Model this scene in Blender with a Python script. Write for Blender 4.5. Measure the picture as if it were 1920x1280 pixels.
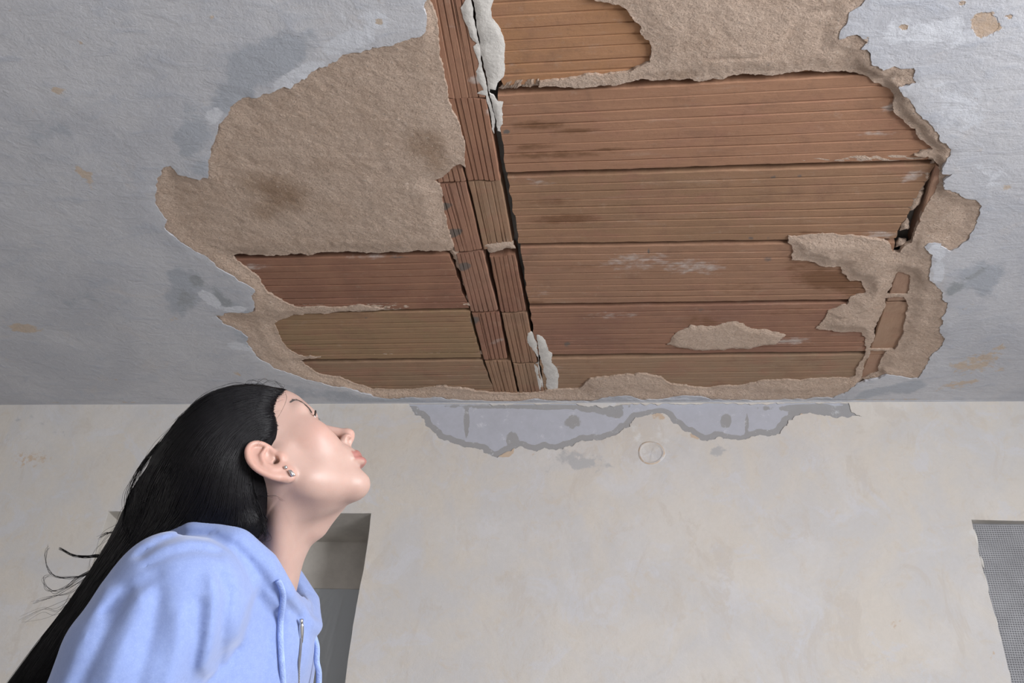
import bpy, bmesh, math, random
import numpy as np
from mathutils import Vector, Matrix, kdtree
from mathutils.geometry import delaunay_2d_cdt

for o in list(bpy.data.objects): bpy.data.objects.remove(o)
scene = bpy.context.scene
COL = scene.collection
random.seed(7); RNG = np.random.default_rng(7)

# ------------------------------------------------------------------ camera
CAMZ = 0.95                       # photographer crouches
ZC = CAMZ + 1.60                  # ceiling height
FPX = 1799.914                    # focal length in pixels of the 1920 px wide frame
PITCH, YAW, ROLL = [math.radians(a) for a in (35.2463, 7.7760, 3.9010)]
def cam_axes():
    ca, sa, cb, sb = math.cos(PITCH), math.sin(PITCH), math.cos(YAW), math.sin(YAW)
    r = np.array([cb, sb, 0.]); f = np.array([-sb*ca, cb*ca, sa]); u = np.cross(r, f)
    return math.cos(ROLL)*r + math.sin(ROLL)*u, -math.sin(ROLL)*r + math.cos(ROLL)*u, f
CR, CU, CF = cam_axes()
CAM = np.array([0., 0., CAMZ])
cd = bpy.data.cameras.new('camera'); cam = bpy.data.objects.new('camera', cd); COL.objects.link(cam)
cd.sensor_width = 36; cd.lens = FPX/1920*36; cd.clip_start = .02
M = Matrix(((CR[0], CU[0], -CF[0], 0), (CR[1], CU[1], -CF[1], 0), (CR[2], CU[2], -CF[2], CAMZ), (0, 0, 0, 1)))
cam.matrix_world = M
scene.camera = cam

# ------------------------------------------------------------------ world, light, exposure
scene.view_settings.view_transform = 'Standard'; scene.view_settings.look = 'None'
scene.view_settings.gamma = 1; scene.view_settings.use_curve_mapping = False
scene.view_settings.exposure = 0.0
w = bpy.data.worlds.new('world'); scene.world = w; w.use_nodes = True
w.node_tree.nodes['Background'].inputs[0].default_value = (.55, .62, .75, 1)
w.node_tree.nodes['Background'].inputs[1].default_value = .25
def area(name, loc, target, sx, sy, power, color):
    l = bpy.data.lights.new(name, 'AREA'); l.shape = 'RECTANGLE'; l.size = sx; l.size_y = sy
    l.energy = power; l.color = color
    o = bpy.data.objects.new(name, l); COL.objects.link(o); o.location = loc
    o.rotation_euler = (Vector(target)-Vector(loc)).to_track_quat('-Z', 'Y').to_euler()
    return o
WX0, WX1, WY0 = -2.7, 2.3, -2.2   # the room
# daylight through the window opening of the right wall: fills the opening, in the wall's plane, facing straight in
area('window_right_offscreen', (WX1+.01, -.35, 1.55), (WX1-1, -.35, 1.55), 1.5, 1.3, 170, (.965, .975, 1.0))

# ------------------------------------------------------------------ helpers
def ray(px, py):
    return CF + (px-960)/FPX*CR - (py-640)/FPX*CU
def at(px, py, D): return CAM + ray(px, py)*D
def ceil_pt(px, py, z=None):
    d = ray(px, py); z = ZC if z is None else z
    return CAM + d*((z-CAMZ)/d[2])
YW = float(ceil_pt(960, 755.5)[1])
def wall_pt(px, py, y=None):
    d = ray(px, py); y = YW if y is None else y
    return CAM + d*(y/d[1])
def to_px(P):
    q = P - CAM; c = q@CF
    return np.stack([960+FPX*(q@CR)/c, 640-FPX*(q@CU)/c], -1)

def hash3(ix, iy, iz, seed):
    h = (ix.astype(np.int64)*374761393 + iy.astype(np.int64)*668265263 + iz.astype(np.int64)*2147483647 + seed*1274126177) & 0xffffffff
    h = ((h ^ (h >> 13))*1274126177) & 0xffffffff
    h = ((h ^ (h >> 16))*2246822519) & 0xffffffff
    return ((h ^ (h >> 15)) & 0xffffff)/float(0xffffff)
def vnoise(P, scale, seed=0):
    p = np.asarray(P, float)*scale
    if p.shape[-1] == 2: p = np.concatenate([p, np.zeros(p.shape[:-1]+(1,))], -1)
    i = np.floor(p).astype(np.int64); f = p-i; f = f*f*(3-2*f); r = 0
    for dx in (0, 1):
        for dy in (0, 1):
            for dz in (0, 1):
                wgt = (f[..., 0] if dx else 1-f[..., 0])*(f[..., 1] if dy else 1-f[..., 1])*(f[..., 2] if dz else 1-f[..., 2])
                r = r + wgt*hash3(i[..., 0]+dx, i[..., 1]+dy, i[..., 2]+dz, seed)
    return r*2-1
def fbm(P, scale, octv=4, seed=0):
    s = 0; a = 1
    for k in range(octv):
        s = s + a*vnoise(P, scale*2**k, seed+k*17); a *= .5
    return s/1.6
def smooth(a, b, x):
    t = np.clip((x-a)/(b-a), 0, 1); return t*t*(3-2*t)

def mesh_obj(name, V, F, mat=None, parent=None, shade=True, attrs=None, recentre=False):
    V = np.asarray(V, float); c = np.zeros(3)
    if recentre: c = (V.min(0)+V.max(0))/2
    me = bpy.data.meshes.new(name)
    if isinstance(F, np.ndarray):
        n = len(F); k = F.shape[1]
        me.vertices.add(len(V)); me.vertices.foreach_set('co', (V-c).astype(np.float32).ravel())
        me.loops.add(n*k); me.loops.foreach_set('vertex_index', F.astype(np.int32).ravel())
        me.polygons.add(n); me.polygons.foreach_set('loop_start', np.arange(0, n*k, k, dtype=np.int32))
        me.update(calc_edges=True)
    else:
        me.from_pydata((V-c).tolist(), [], F)
    me.validate()
    if shade: me.polygons.foreach_set('use_smooth', [True]*len(me.polygons))
    for k, v in (attrs or {}).items():
        a = me.attributes.new(k, 'FLOAT', 'POINT'); a.data.foreach_set('value', np.asarray(v, np.float32))
    if mat: me.materials.append(mat)
    o = bpy.data.objects.new(name, me); COL.objects.link(o); o.location = c
    if parent: o.parent = parent; o.matrix_parent_inverse = Matrix.Translation(-Vector(parent.location))
    return o
def tag(o, label=None, cat=None, group=None, kind=None):
    if label: o['label'] = label
    if cat: o['category'] = cat
    if group: o['group'] = group
    if kind: o['kind'] = kind
    return o
class MB:
    def __init__(s): s.V = []; s.F = []
    def add(s, V, F):
        n = len(s.V); s.V += [tuple(v) for v in V]; s.F += [tuple(i+n for i in f) for f in F]; return s
    def box(s, a, b):
        (x0, y0, z0), (x1, y1, z1) = a, b
        return s.add([(x0,y0,z0),(x1,y0,z0),(x1,y1,z0),(x0,y1,z0),(x0,y0,z1),(x1,y0,z1),(x1,y1,z1),(x0,y1,z1)],
                     [(0,3,2,1),(4,5,6,7),(0,1,5,4),(1,2,6,5),(2,3,7,6),(3,0,4,7)])
    def tube(s, pts, rad, n=6, flat=1.0, up=None):
        pts = [np.asarray(p, float) for p in pts]; m = len(pts); V = []; F = []
        rad = [rad]*m if np.isscalar(rad) else rad
        ref = np.array(up if up is not None else (0, 0, 1.))
        for i, p in enumerate(pts):
            t = pts[min(i+1, m-1)]-pts[max(i-1, 0)]; t = t/(np.linalg.norm(t)+1e-9)
            a = np.cross(t, ref)
            if np.linalg.norm(a) < 1e-3: a = np.cross(t, (1, 0, .2))
            a /= np.linalg.norm(a); b = np.cross(a, t)
            for k in range(n):
                an = 2*math.pi*k/n; V.append(p + rad[i]*(math.cos(an)*a + math.sin(an)*b*flat))
        for i in range(m-1):
            for k in range(n):
                F.append((i*n+k, i*n+(k+1) % n, (i+1)*n+(k+1) % n, (i+1)*n+k))
        F.append(tuple(range(n))[::-1]); F.append(tuple(range((m-1)*n, m*n)))
        return s.add(V, F)
    def build(s, name, mat, parent=None, shade=False, recentre=True):
        return mesh_obj(name, s.V, s.F, mat, parent, shade, recentre=recentre)

def rag(pts, seg=.007, amp=.22, cap=.012, closed=True, rnd=random):
    pts = [np.asarray(p, float)[:2] for p in pts]; out = []
    n = len(pts)
    def rec(a, b):
        d = b-a; l = math.hypot(*d)
        if l < seg: return
        k = rnd.gauss(0, 1)*min(amp*l, cap)*.55
        m = (a+b)/2 + np.array([-d[1], d[0]])/l*k
        rec(a, m); out.append(m); rec(m, b)
    for i in range(n if closed else n-1):
        out.append(pts[i]); rec(pts[i], pts[(i+1) % n])
    if not closed: out.append(pts[-1])
    return np.array(out)
def inside(poly, P):
    poly = np.asarray(poly); P = np.asarray(P); order = np.argsort(P[:, 1]); ys = P[order, 1]; xs = P[order, 0]
    c = np.zeros(len(P), bool)
    for a, b in zip(poly, np.roll(poly, -1, 0)):
        y0, y1 = (a[1], b[1]) if a[1] < b[1] else (b[1], a[1])
        if y0 == y1: continue
        i, j = np.searchsorted(ys, y0), np.searchsorted(ys, y1)
        if i == j: continue
        x = a[0]+(ys[i:j]-a[1])*(b[0]-a[0])/(b[1]-a[1])
        c[i:j] ^= xs[i:j] < x
    r = np.zeros(len(P), bool); r[order] = c; return r
def sdist(P, loops):
    pts = np.concatenate(loops); kd = kdtree.KDTree(len(pts))
    for i, q in enumerate(pts): kd.insert((q[0], q[1], 0), i)
    kd.balance()
    return np.array([kd.find((p[0], p[1], 0))[2] for p in P])
def region(outer, holes, pts, keep=None):
    """triangulate outer minus holes with interior points; returns V(2d), F, boundary edge list"""
    loops = [np.asarray(outer)]+[np.asarray(h) for h in holes]
    V = []; E = []
    for L in loops:
        n = len(V); V += [Vector((float(a), float(b))) for a, b in L]
        E += [(n+i, n+(i+1) % len(L)) for i in range(len(L))]
    V += [Vector((float(a), float(b))) for a, b in pts]
    r = delaunay_2d_cdt(V, E, [], 0, 1e-6, False)
    P = np.array([tuple(v) for v in r[0]]); F = np.array([f for f in r[2]])
    c = P[F].mean(1); m = inside(outer, c)
    for h in holes: m &= ~inside(h, c)
    F = F[m]
    a = P[F[:, 1]]-P[F[:, 0]]; b = P[F[:, 2]]-P[F[:, 0]]
    neg = a[:, 0]*b[:, 1]-a[:, 1]*b[:, 0] < 0
    F[neg] = F[neg][:, ::-1]
    used = np.unique(F); mp = -np.ones(len(P), int); mp[used] = np.arange(len(used))
    P = P[used]; F = mp[F]
    ed = np.concatenate([F[:, [0, 1]], F[:, [1, 2]], F[:, [2, 0]]])
    key = set(map(tuple, ed.tolist()))
    B = [e for e in key if (e[1], e[0]) not in key]
    return P, F, B
def grid_pts(x0, x1, y0, y1, s, jit=.35):
    gx, gy = np.meshgrid(np.arange(x0, x1, s), np.arange(y0, y1, s))
    p = np.stack([gx.ravel(), gy.ravel()], -1); return p + RNG.uniform(-jit, jit, p.shape)*s
def with_sides(V3, F, B, off):
    """add side walls: boundary verts copied at +off"""
    V3 = np.asarray(V3); bi = sorted({i for e in B for i in e}); nb_ = len(bi)
    m0 = {b: len(V3)+k for k, b in enumerate(bi)}; mp = {b: len(V3)+nb_+k for k, b in enumerate(bi)}
    off = np.asarray(off, float)
    extra = V3[bi] + (off if off.ndim == 1 else off[bi])
    faces = [tuple(f) for f in F.tolist()]
    faces += [(m0[e[1]], m0[e[0]], mp[e[0]], mp[e[1]]) for e in B]
    return np.concatenate([V3, V3[bi], extra]), faces, bi+bi
def blobs(px, lst):
    """soft ellipses (cx, cy, rx, ry, angle, weight) given on the picture for authoring; stored per vertex"""
    m = np.zeros(len(px))
    for cx, cy, rx, ry, an, wt in lst:
        a = math.radians(an); d = px-np.array([cx, cy])
        u = (d[:, 0]*math.cos(a)+d[:, 1]*math.sin(a))/rx; v = (-d[:, 0]*math.sin(a)+d[:, 1]*math.cos(a))/ry
        m = np.maximum(m, wt*np.exp(-(u*u+v*v)**1.3))
    return m

# ------------------------------------------------------------------ materials
class NT:
    def __init__(s, name):
        s.m = bpy.data.materials.new(name); s.m.use_nodes = True; s.t = s.m.node_tree
        s.t.nodes.clear(); s.out = s.n('ShaderNodeOutputMaterial'); s.b = s.n('ShaderNodeBsdfPrincipled')
        s.t.links.new(s.b.outputs[0], s.out.inputs[0])
        s.pos = s.n('ShaderNodeNewGeometry').outputs['Position']
    def n(s, k): return s.t.nodes.new(k)
    def set(s, sock, v):
        if hasattr(v, 'is_output') or isinstance(v, bpy.types.NodeSocket): s.t.links.new(v, sock)
        else:
            if isinstance(v, tuple) and len(v) == 3 and sock.type == 'RGBA': v = v+(1,)
            sock.default_value = v
    def scaled(s, v, vec=None, rot=None):
        m = s.n('ShaderNodeMapping'); s.set(m.inputs[0], vec or s.pos); m.inputs['Scale'].default_value = v
        if rot: m.inputs['Rotation'].default_value = rot
        return m.outputs[0]
    def noise(s, scale, detail=5, rough=.55, vec=None, dist=0):
        k = s.n('ShaderNodeTexNoise'); s.set(k.inputs['Vector'], vec or s.pos)
        k.inputs['Scale'].default_value = scale; k.inputs['Detail'].default_value = detail
        k.inputs['Roughness'].default_value = rough; k.inputs['Distortion'].default_value = dist
        return k.outputs[0]
    def voro(s, scale, vec=None, feature='F1'):
        k = s.n('ShaderNodeTexVoronoi'); s.set(k.inputs['Vector'], vec or s.pos); k.feature = feature
        k.inputs['Scale'].default_value = scale; return k.outputs['Distance']
    def ramp(s, x, a, b, lo=0., hi=1.):
        k = s.n('ShaderNodeMapRange'); k.interpolation_type = 'SMOOTHSTEP'
        s.set(k.inputs[0], x)
        for i, v in enumerate((a, b, lo, hi)): k.inputs[i+1].default_value = v
        return k.outputs[0]
    def math(s, op, a, b=0.):
        k = s.n('ShaderNodeMath'); k.operation = op; s.set(k.inputs[0], a); s.set(k.inputs[1], b); return k.outputs[0]
    def mix(s, f, a, b, mode='MIX'):
        k = s.n('ShaderNodeMix'); k.data_type = 'RGBA'; k.blend_type = mode
        s.set(k.inputs[0], f); s.set(k.inputs[6], a); s.set(k.inputs[7], b); return k.outputs[2]
    def attr(s, name):
        k = s.n('ShaderNodeAttribute'); k.attribute_name = name; return k.outputs['Fac']
    def objcol(s): return s.n('ShaderNodeObjectInfo').outputs['Color']
    def rnd(s): return s.n('ShaderNodeObjectInfo').outputs['Random']
    def bump(s, h, strength=.5, dist=.004, prev=None):
        k = s.n('ShaderNodeBump'); k.inputs['Strength'].default_value = strength; k.inputs['Distance'].default_value = dist
        s.set(k.inputs['Height'], h)
        if prev: s.t.links.new(prev, k.inputs['Normal'])
        return k.outputs[0]
    def fin(s, color=None, rough=.8, normal=None, **kw):
        if color is not None: s.set(s.b.inputs['Base Color'], color)
        s.set(s.b.inputs['Roughness'], rough)
        if normal: s.t.links.new(normal, s.b.inputs['Normal'])
        for k, v in kw.items(): s.set(s.b.inputs[k.replace('_', ' ')], v)
        return s.m
def broken(N, attr, scale, lo=.35, hi=.6, amt=.9, detail=6, vec=None):
    """attribute mask broken up by noise into a crisp ragged stain"""
    x = N.math('ADD', N.attr(attr), N.math('MULTIPLY', N.math('SUBTRACT', N.noise(scale, detail, .65, vec), .5), amt))
    return N.ramp(x, lo, hi)

def mat_paint():
    N = NT('ceiling_paint')
    a = N.noise(3.2, 6, .6, dist=.6); b = N.noise(11, 6, .62, N.scaled((1, 2.2, 1), rot=(0, 0, .5)), .8); c = N.noise(70, 5, .7)
    col = N.mix(N.ramp(a, .38, .62), (.46, .465, .497), (.53, .53, .553))
    col = N.mix(N.ramp(b, .5, .72, 0, .55), col, (.40, .425, .485))
    col = N.mix(N.ramp(N.noise(5, 7, .7, dist=1.2), .57, .66, 0, .45), col, (.53, .50, .49))
    col = N.mix(N.ramp(N.noise(16, 7, .75), .64, .72, 0, .5), col, (.52, .45, .385))
    col = N.mix(broken(N, 'grey', 13, .34, .7, 1.9, 9), col, (.375, .395, .435))
    col = N.mix(broken(N, 'dark', 34, .38, .75, 1.5), col, (.30, .315, .33))
    col = N.mix(broken(N, 'white', 22, .42, .56, 1.0), col, (.595, .607, .645))
    col = N.mix(broken(N, 'beige', 45, .42, .6, 1.1), col, (.52, .42, .33))
    col = N.mix(broken(N, 'tan', 45, .45, .55, 1.4), col, (.46, .34, .245))
    col = N.mix(N.ramp(c, .3, .7, 0, .22), col, (.37, .39, .44))
    h = N.math('ADD', N.math('MULTIPLY', b, 1.0), N.math('MULTIPLY', c, .55))
    h = N.math('SUBTRACT', h, N.math('MULTIPLY', broken(N, 'tan', 60, .45, .55, .8), .8))
    return N.fin(col, .75, N.bump(N.noise(230, 3, .6), .35, .0012, N.bump(h, .6, .005)))
def mat_wall():
    N = NT('wall_plaster')
    a = N.noise(4.5, 7, .65, N.scaled((1, 1, .8)), .8); b = N.noise(19, 7, .7, dist=.7); c = N.noise(85, 5, .7)
    col = N.mix(N.ramp(a, .36, .64), (.59, .545, .49), (.54, .525, .52))
    col = N.mix(N.ramp(b, .52, .68, 0, .6), col, (.555, .49, .415))
    col = N.mix(N.ramp(N.noise(7, 7, .72, dist=1.), .53, .62, 0, .6), col, (.565, .565, .595))
    col = N.mix(N.ramp(N.noise(38, 6, .75), .62, .72, 0, .4), col, (.53, .43, .33))
    col = N.mix(N.ramp(N.noise(2.6, 6, .62, dist=.8), .5, .62, 0, .35), col, (.63, .605, .585))
    col = N.mix(N.ramp(N.noise(9, 7, .7, N.scaled((1, 1, .55)), .9), .55, .63, 0, .5), col, (.52, .47, .42))
    col = N.mix(broken(N, 'grey', 30, .42, .7, 1.7), col, (.42, .415, .42))
    col = N.mix(broken(N, 'tan', 50, .45, .58, .9), col, (.52, .40, .30))
    col = N.mix(broken(N, 'white', 22, .42, .6, 1.), col, (.62, .61, .60))
    col = N.mix(N.ramp(c, .3, .7, 0, .18), col, (.47, .45, .42))
    h = N.math('ADD', N.math('MULTIPLY', b, .9), N.math('MULTIPLY', c, .4))
    return N.fin(col, .8, N.bump(N.noise(260, 3, .6), .3, .001, N.bump(h, .45, .004)))
def mat_greypatch():
    N = NT('grey_patch')
    a = N.noise(9, 6, .6, N.scaled((1, 1, .7)), .6); b = N.noise(40, 6, .7)
    col = N.mix(N.ramp(N.math('ADD', N.attr('rim'), N.math('MULTIPLY', N.math('SUBTRACT', a, .5), 1.3)), .42, .5), (.42, .43, .485), (.30, .297, .30))
    col = N.mix(N.ramp(N.noise(24, 7, .78), .56, .68, 0, .8), col, (.60, .61, .65))
    col = N.mix(N.ramp(b, .35, .7, 0, .25), col, (.33, .335, .36))
    return N.fin(col, .75, N.bump(N.math('ADD', a, N.math('MULTIPLY', b, .5)), .4, .004))
def mat_mortar():
    N = NT('mortar')
    a = N.noise(9, 6, .65); b = N.noise(60, 6, .7); c = N.noise(260, 4, .7); v = N.voro(75)
    col = N.mix(N.ramp(a, .3, .7), (.525, .385, .285), (.60, .46, .355))
    col = N.mix(N.ramp(b, .35, .7, 0, .7), col, (.64, .50, .39))
    col = N.mix(broken(N, 'stain', 14, .3, .95, .7), col, (.33, .215, .135))
    col = N.mix(N.ramp(N.noise(231, 4, .7, N.scaled((1, 1, 1), rot=(.3, .2, 1.1))), .25, .52, .55, 0), col, (.30, .205, .145))
    col = N.mix(N.ramp(N.noise(110, 5, .75), .30, .42, .6, 0), col, (.25, .17, .12))
    col = N.mix(N.ramp(N.voro(42), .0, .11, .85, 0), col, (.22, .20, .185))
    col = N.mix(N.ramp(N.noise(120, 3, .6), .63, .7, 0, .6), col, (.68, .57, .47))
    h1 = N.noise(105, 6, .7, N.scaled((1, 1.5, 1), rot=(0, 0, .6)))
    col = N.mix(1., col, (1.22, 1.21, 1.24), 'MULTIPLY')
    return N.fin(col, .95, N.bump(c, .55, .002, N.bump(N.math('ADD', b, N.math('MULTIPLY', h1, 1.6)), 1., .008)))
def mat_brick():
    N = NT('fired_clay'); oc = N.objcol()
    p = N.n('ShaderNodeVectorMath'); p.operation = 'ADD'; N.set(p.inputs[0], N.pos)
    r = N.n('ShaderNodeCombineXYZ'); N.set(r.inputs[2], N.math('MULTIPLY', N.rnd(), 40.)); N.set(p.inputs[1], r.outputs[0])
    P = p.outputs[0]
    a = N.noise(5, 5, .6, P); vt = N.attr('vert'); st = N.mix(vt, N.noise(1.0, 6, .65, N.scaled((7, 55, 7), P)), N.noise(1.0, 6, .65, N.scaled((55, 7, 7), P))); sp = N.noise(90, 5, .7, P)
    col = N.mix(N.ramp(N.noise(9, 5, .6, N.scaled((1, 2, 1), P), .4), .48, .68, 0, .5), oc, (.36, .19, .135))
    col = N.mix(N.ramp(a, .38, .62, 0, .7), col, N.mix(.5, oc, (.42, .25, .155)))
    col = N.mix(N.ramp(st, .5, .75, 0, .2), col, (.22, .125, .075))
    col = N.mix(N.ramp(N.mix(vt, N.noise(1., 6, .7, N.scaled((9, 40, 9), P)), N.noise(1., 6, .7, N.scaled((40, 9, 9), P))), .56, .74, 0, .25), col, (.50, .40, .32))
    col = N.mix(N.ramp(N.noise(14, 6, .68, P, .3), .5, .7, 0, .4), col, (.235, .14, .095))
    col = N.mix(N.ramp(N.noise(26, 6, .7, P), .58, .72, 0, .3), col, (.47, .36, .28))
    col = N.mix(broken(N, 'stain', 30, .35, .8, .8, vec=N.scaled((1, 2.2, 1))), col, (.21, .11, .058))
    col = N.mix(broken(N, 'pale', 34, .4, .75, .9, vec=N.scaled((1, 2., 1))), col, (.53, .48, .45))
    col = N.mix(broken(N, 'soot', 60, .4, .62, .5), col, (.17, .145, .13))
    col = N.mix(N.ramp(N.noise(83, 5, .7), .28, .42, .35, 0), col, (.22, .14, .09))
    col = N.mix(1., col, (.83, .76, .72), 'MULTIPLY')
    return N.fin(col, .85, N.bump(N.math('ADD', sp, N.math('MULTIPLY', st, 2.)), .35, .0025))
def mat_simple(name, col, rough=.6, bump=0., bscale=80, var=.12, **kw):
    N = NT(name); a = N.noise(bscale*.2, 5, .6)
    d = tuple(c*(1-var) for c in col); l = tuple(min(1, c*(1+var)) for c in col)
    return N.fin(N.mix(N.ramp(a, .3, .7), d, l), rough, N.bump(N.noise(bscale, 4, .6), bump, .003) if bump else None, **kw)
PAINT, WALLM, GREYP, MORTAR, BRICK = mat_paint(), mat_wall(), mat_greypatch(), mat_mortar(), mat_brick()
GYPSUM = mat_simple('gypsum', (.60, .575, .54), .85, .5, 120)
CEMENT = mat_simple('grey_cement', (.27, .26, .25), .9, .6, 90, .2)
DARKSLAB = mat_simple('concrete_slab', (.30, .285, .265), .95, .5, 60, .3)
FLOORM = mat_simple('floor_screed', (.36, .35, .335), .85, .4, 60)
SIDEM = mat_simple('side_plaster', (.55, .53, .51), .85, .4, 60)
# ------------------------------------------------------------------ room shell
T = .25
fl = MB().box((WX0-T, WY0-T, -.15), (WX1+T, YW+.6, 0)).build('floor', FLOORM); tag(fl, 'bare grey screed floor of the room', 'floor', kind='structure')
wl = MB().box((WX0-T, WY0-T, 0), (WX0, YW+.6, ZC+.3)).build('wall_left', SIDEM); tag(wl, 'plain plastered side wall on the darker side', 'wall', kind='structure')
WB0, WB1 = (-1.10, .40), (.90, 2.20)      # daylight window in the right wall (y, z)
m = MB(); x0, x1 = WX1, WX1+T
m.box((x0, WY0-T, 0), (x1, WB0[0], ZC+.3)).box((x0, WB0[1], 0), (x1, YW+.6, ZC+.3)).box((x0, WB0[0], 0), (x1, WB0[1], WB1[0])).box((x0, WB0[0], WB1[1]), (x1, WB0[1], ZC+.3))
tag(m.build('wall_right', SIDEM), 'plastered side wall with the daylight window opening', 'wall', kind='structure')
m = MB(); y1 = WY0
m.box((WX0, y1-T, 0), (-.85, y1, ZC+.3)).box((.45, y1-T, 0), (WX1, y1, ZC+.3)).box((-.85, y1-T, 0), (.45, y1, 1.0)).box((-.85, y1-T, 2.2), (.45, y1, ZC+.3))
tag(m.build('wall_front', SIDEM), 'plastered wall behind the viewer with a window opening', 'wall', kind='structure')

# ------------------------------------------------------------------ ceiling: painted skim coat with a big broken hole
HOLE = [(786,71),(740,83),(698,89),(667,99),(642,103),(623,117),(598,127),(575,147),(547,165),(522,168),(505,176),(466,183),(431,201),(421,222),(408,247),(401,268),(393,296),(390,335),(364,336),(333,328),(319,312),(305,317),(294,338),(290,370),(298,394),(313,414),(308,428),(326,444),(354,465),(382,479),(395,490),(413,506),(440,520),(462,534),(478,546),(471,555),(477,570),(475,583),(458,588),(422,587),(403,593),(416,603),(440,617),(465,633),(472,654),(489,676),(513,692),(549,703),(573,713),(604,719),(646,727),(670,735),(700,745),(758,747),(848,749),(893,751.5),(927,753),(974,753.5),(1031,752),(1068,753.5),(1115,752),(1143,744),(1185,744),(1232,750),(1270,744),(1307,744),(1335,751),(1396,750),(1462,750),(1560,747),(1590,735),(1614,720),(1652,708),(1664,703),(1685,706),(1722,709),(1735,689),(1744,669),(1766,650),(1763,625),(1768,604),(1771,565),(1768,548),(1753,531),(1743,524),(1747,491),(1749,479),(1737,469),(1741,457),(1765,457),(1783,472),(1798,464),(1818,447),(1828,428),(1831,415),(1841,388),(1828,375),(1803,369),(1791,361),(1772,356),(1769,341),(1786,326),(1767,327),(1775,303),(1783,291),(1780,278),(1753,247),(1728,219),(1712,197),(1694,181),(1686,164),(1706,161),(1718,156),(1712,147),(1714,128),(1694,130),(1678,125),(1656,133),(1636,123),(1631,99),(1615,93),(1627,79),(1607,65),(1587,69),(1574,75),(1576,59),(1589,43),(1593,24),(1615,12),(1623,0),(1640,-60),(1400,-110),(1000,-110),(794,-90),(800,0),(800,40)]
BHOLE = [(780,-90),(1085,-80),(1105,0),(1117,9),(1139,12),(1160,16),(1174,23),(1186,41),(1202,56),(1203,73),(1217,83),(1222,103),(1219,125),(1195,134),(1170,144),(1124,149),(1061,157),(1010,162),(1009,170),(1040,169),(1160,166),(1279,158),(1437,150),(1540,144),(1587,142),(1607,146),(1631,154),(1641,164),(1667,174),(1679,194),(1676,204),(1681,222),(1697,234),(1719,250),(1725,266),(1740,278),(1752,286),(1736,291),(1715,299),(1750,304),(1762,316),(1762,337),(1747,381),(1731,406),(1716,447),(1711,462),(1697,468),(1690,480),(1676,482),(1660,459),(1600,450),(1480,452),(1478,464),(1489,479),(1486,496),(1525,500),(1548,509),(1578,509),(1590,530),(1596,536),(1617,536),(1620,545),(1625,558),(1608,562),(1596,566),(1590,580),(1554,592),(1545,610),(1531,625),(1570,631),(1617,632),(1625,642),(1626,662),(1606,712),(1590,718),(1542,717),(1489,720),(1438,721),(1400,729),(1330,735),(1260,728),(1240,714),(1200,708),(1150,712),(1105,718),(1085,736),(1040,738),(1017,742),(972,745),(929,744),(893,741),(833,731),(773,738),(697,738),(679,730),(652,721),(597,709),(573,694),(556,684),(600,678),(558,675),(543,667),(528,651),(520,636),(513,615),(531,606),(549,597),(640,590),(730,585),(650,584),(550,583),(537,577),(513,564),(495,549),(483,528),(462,512),(440,497),(430,486),(531,485),(646,478),(736,479),(782,475),(840,476),(850,470),(813,348),(830,340),(862,314),(872,322),(838,183),(804,0)]
STRIPS = [[(1686,519),(1706,524),(1709,534),(1707,551),(1703,560),(1664,562)],
          [(1661,568),(1697,565),(1703,577),(1704,589),(1698,613),(1697,628),(1691,643),(1679,663),(1632,663),(1649,610)],
          [(1631,666),(1664,665),(1652,690),(1646,706),(1616,719),(1623,687)]]
cp = lambda L: [ceil_pt(*p)[:2] for p in L]
R1 = random.Random(3)
hole = rag(cp(HOLE), .006, .16, .010, rnd=R1)
room = [(WX0, WY0), (WX1, WY0), (WX1, YW), (WX0, YW)]
pts = np.concatenate([grid_pts(-2.15, 1.55, .85, YW-.004, .0135), grid_pts(WX0+.1, WX1, WY0+.1, .85, .12)])
pts = pts[~inside(hole, pts)]
pts = pts[(sdist(pts, [hole]) > .006) & (pts[:, 1] < YW-.006)]
P, F, B = region(room, [hole], pts)
dh = sdist(P, [hole])
edge_lift = smooth(.012, 0, dh)*.0016*(fbm(P, 40, 2, 5)+.6)
und = fbm(P, 5, 3, 9)*.0022*smooth(0, .03, dh)*smooth(0, .06, YW-P[:, 1])
V3 = np.c_[P, ZC+edge_lift+und]
px = to_px(V3); px[V3[:, 1] < .5] = 1e5
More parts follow.
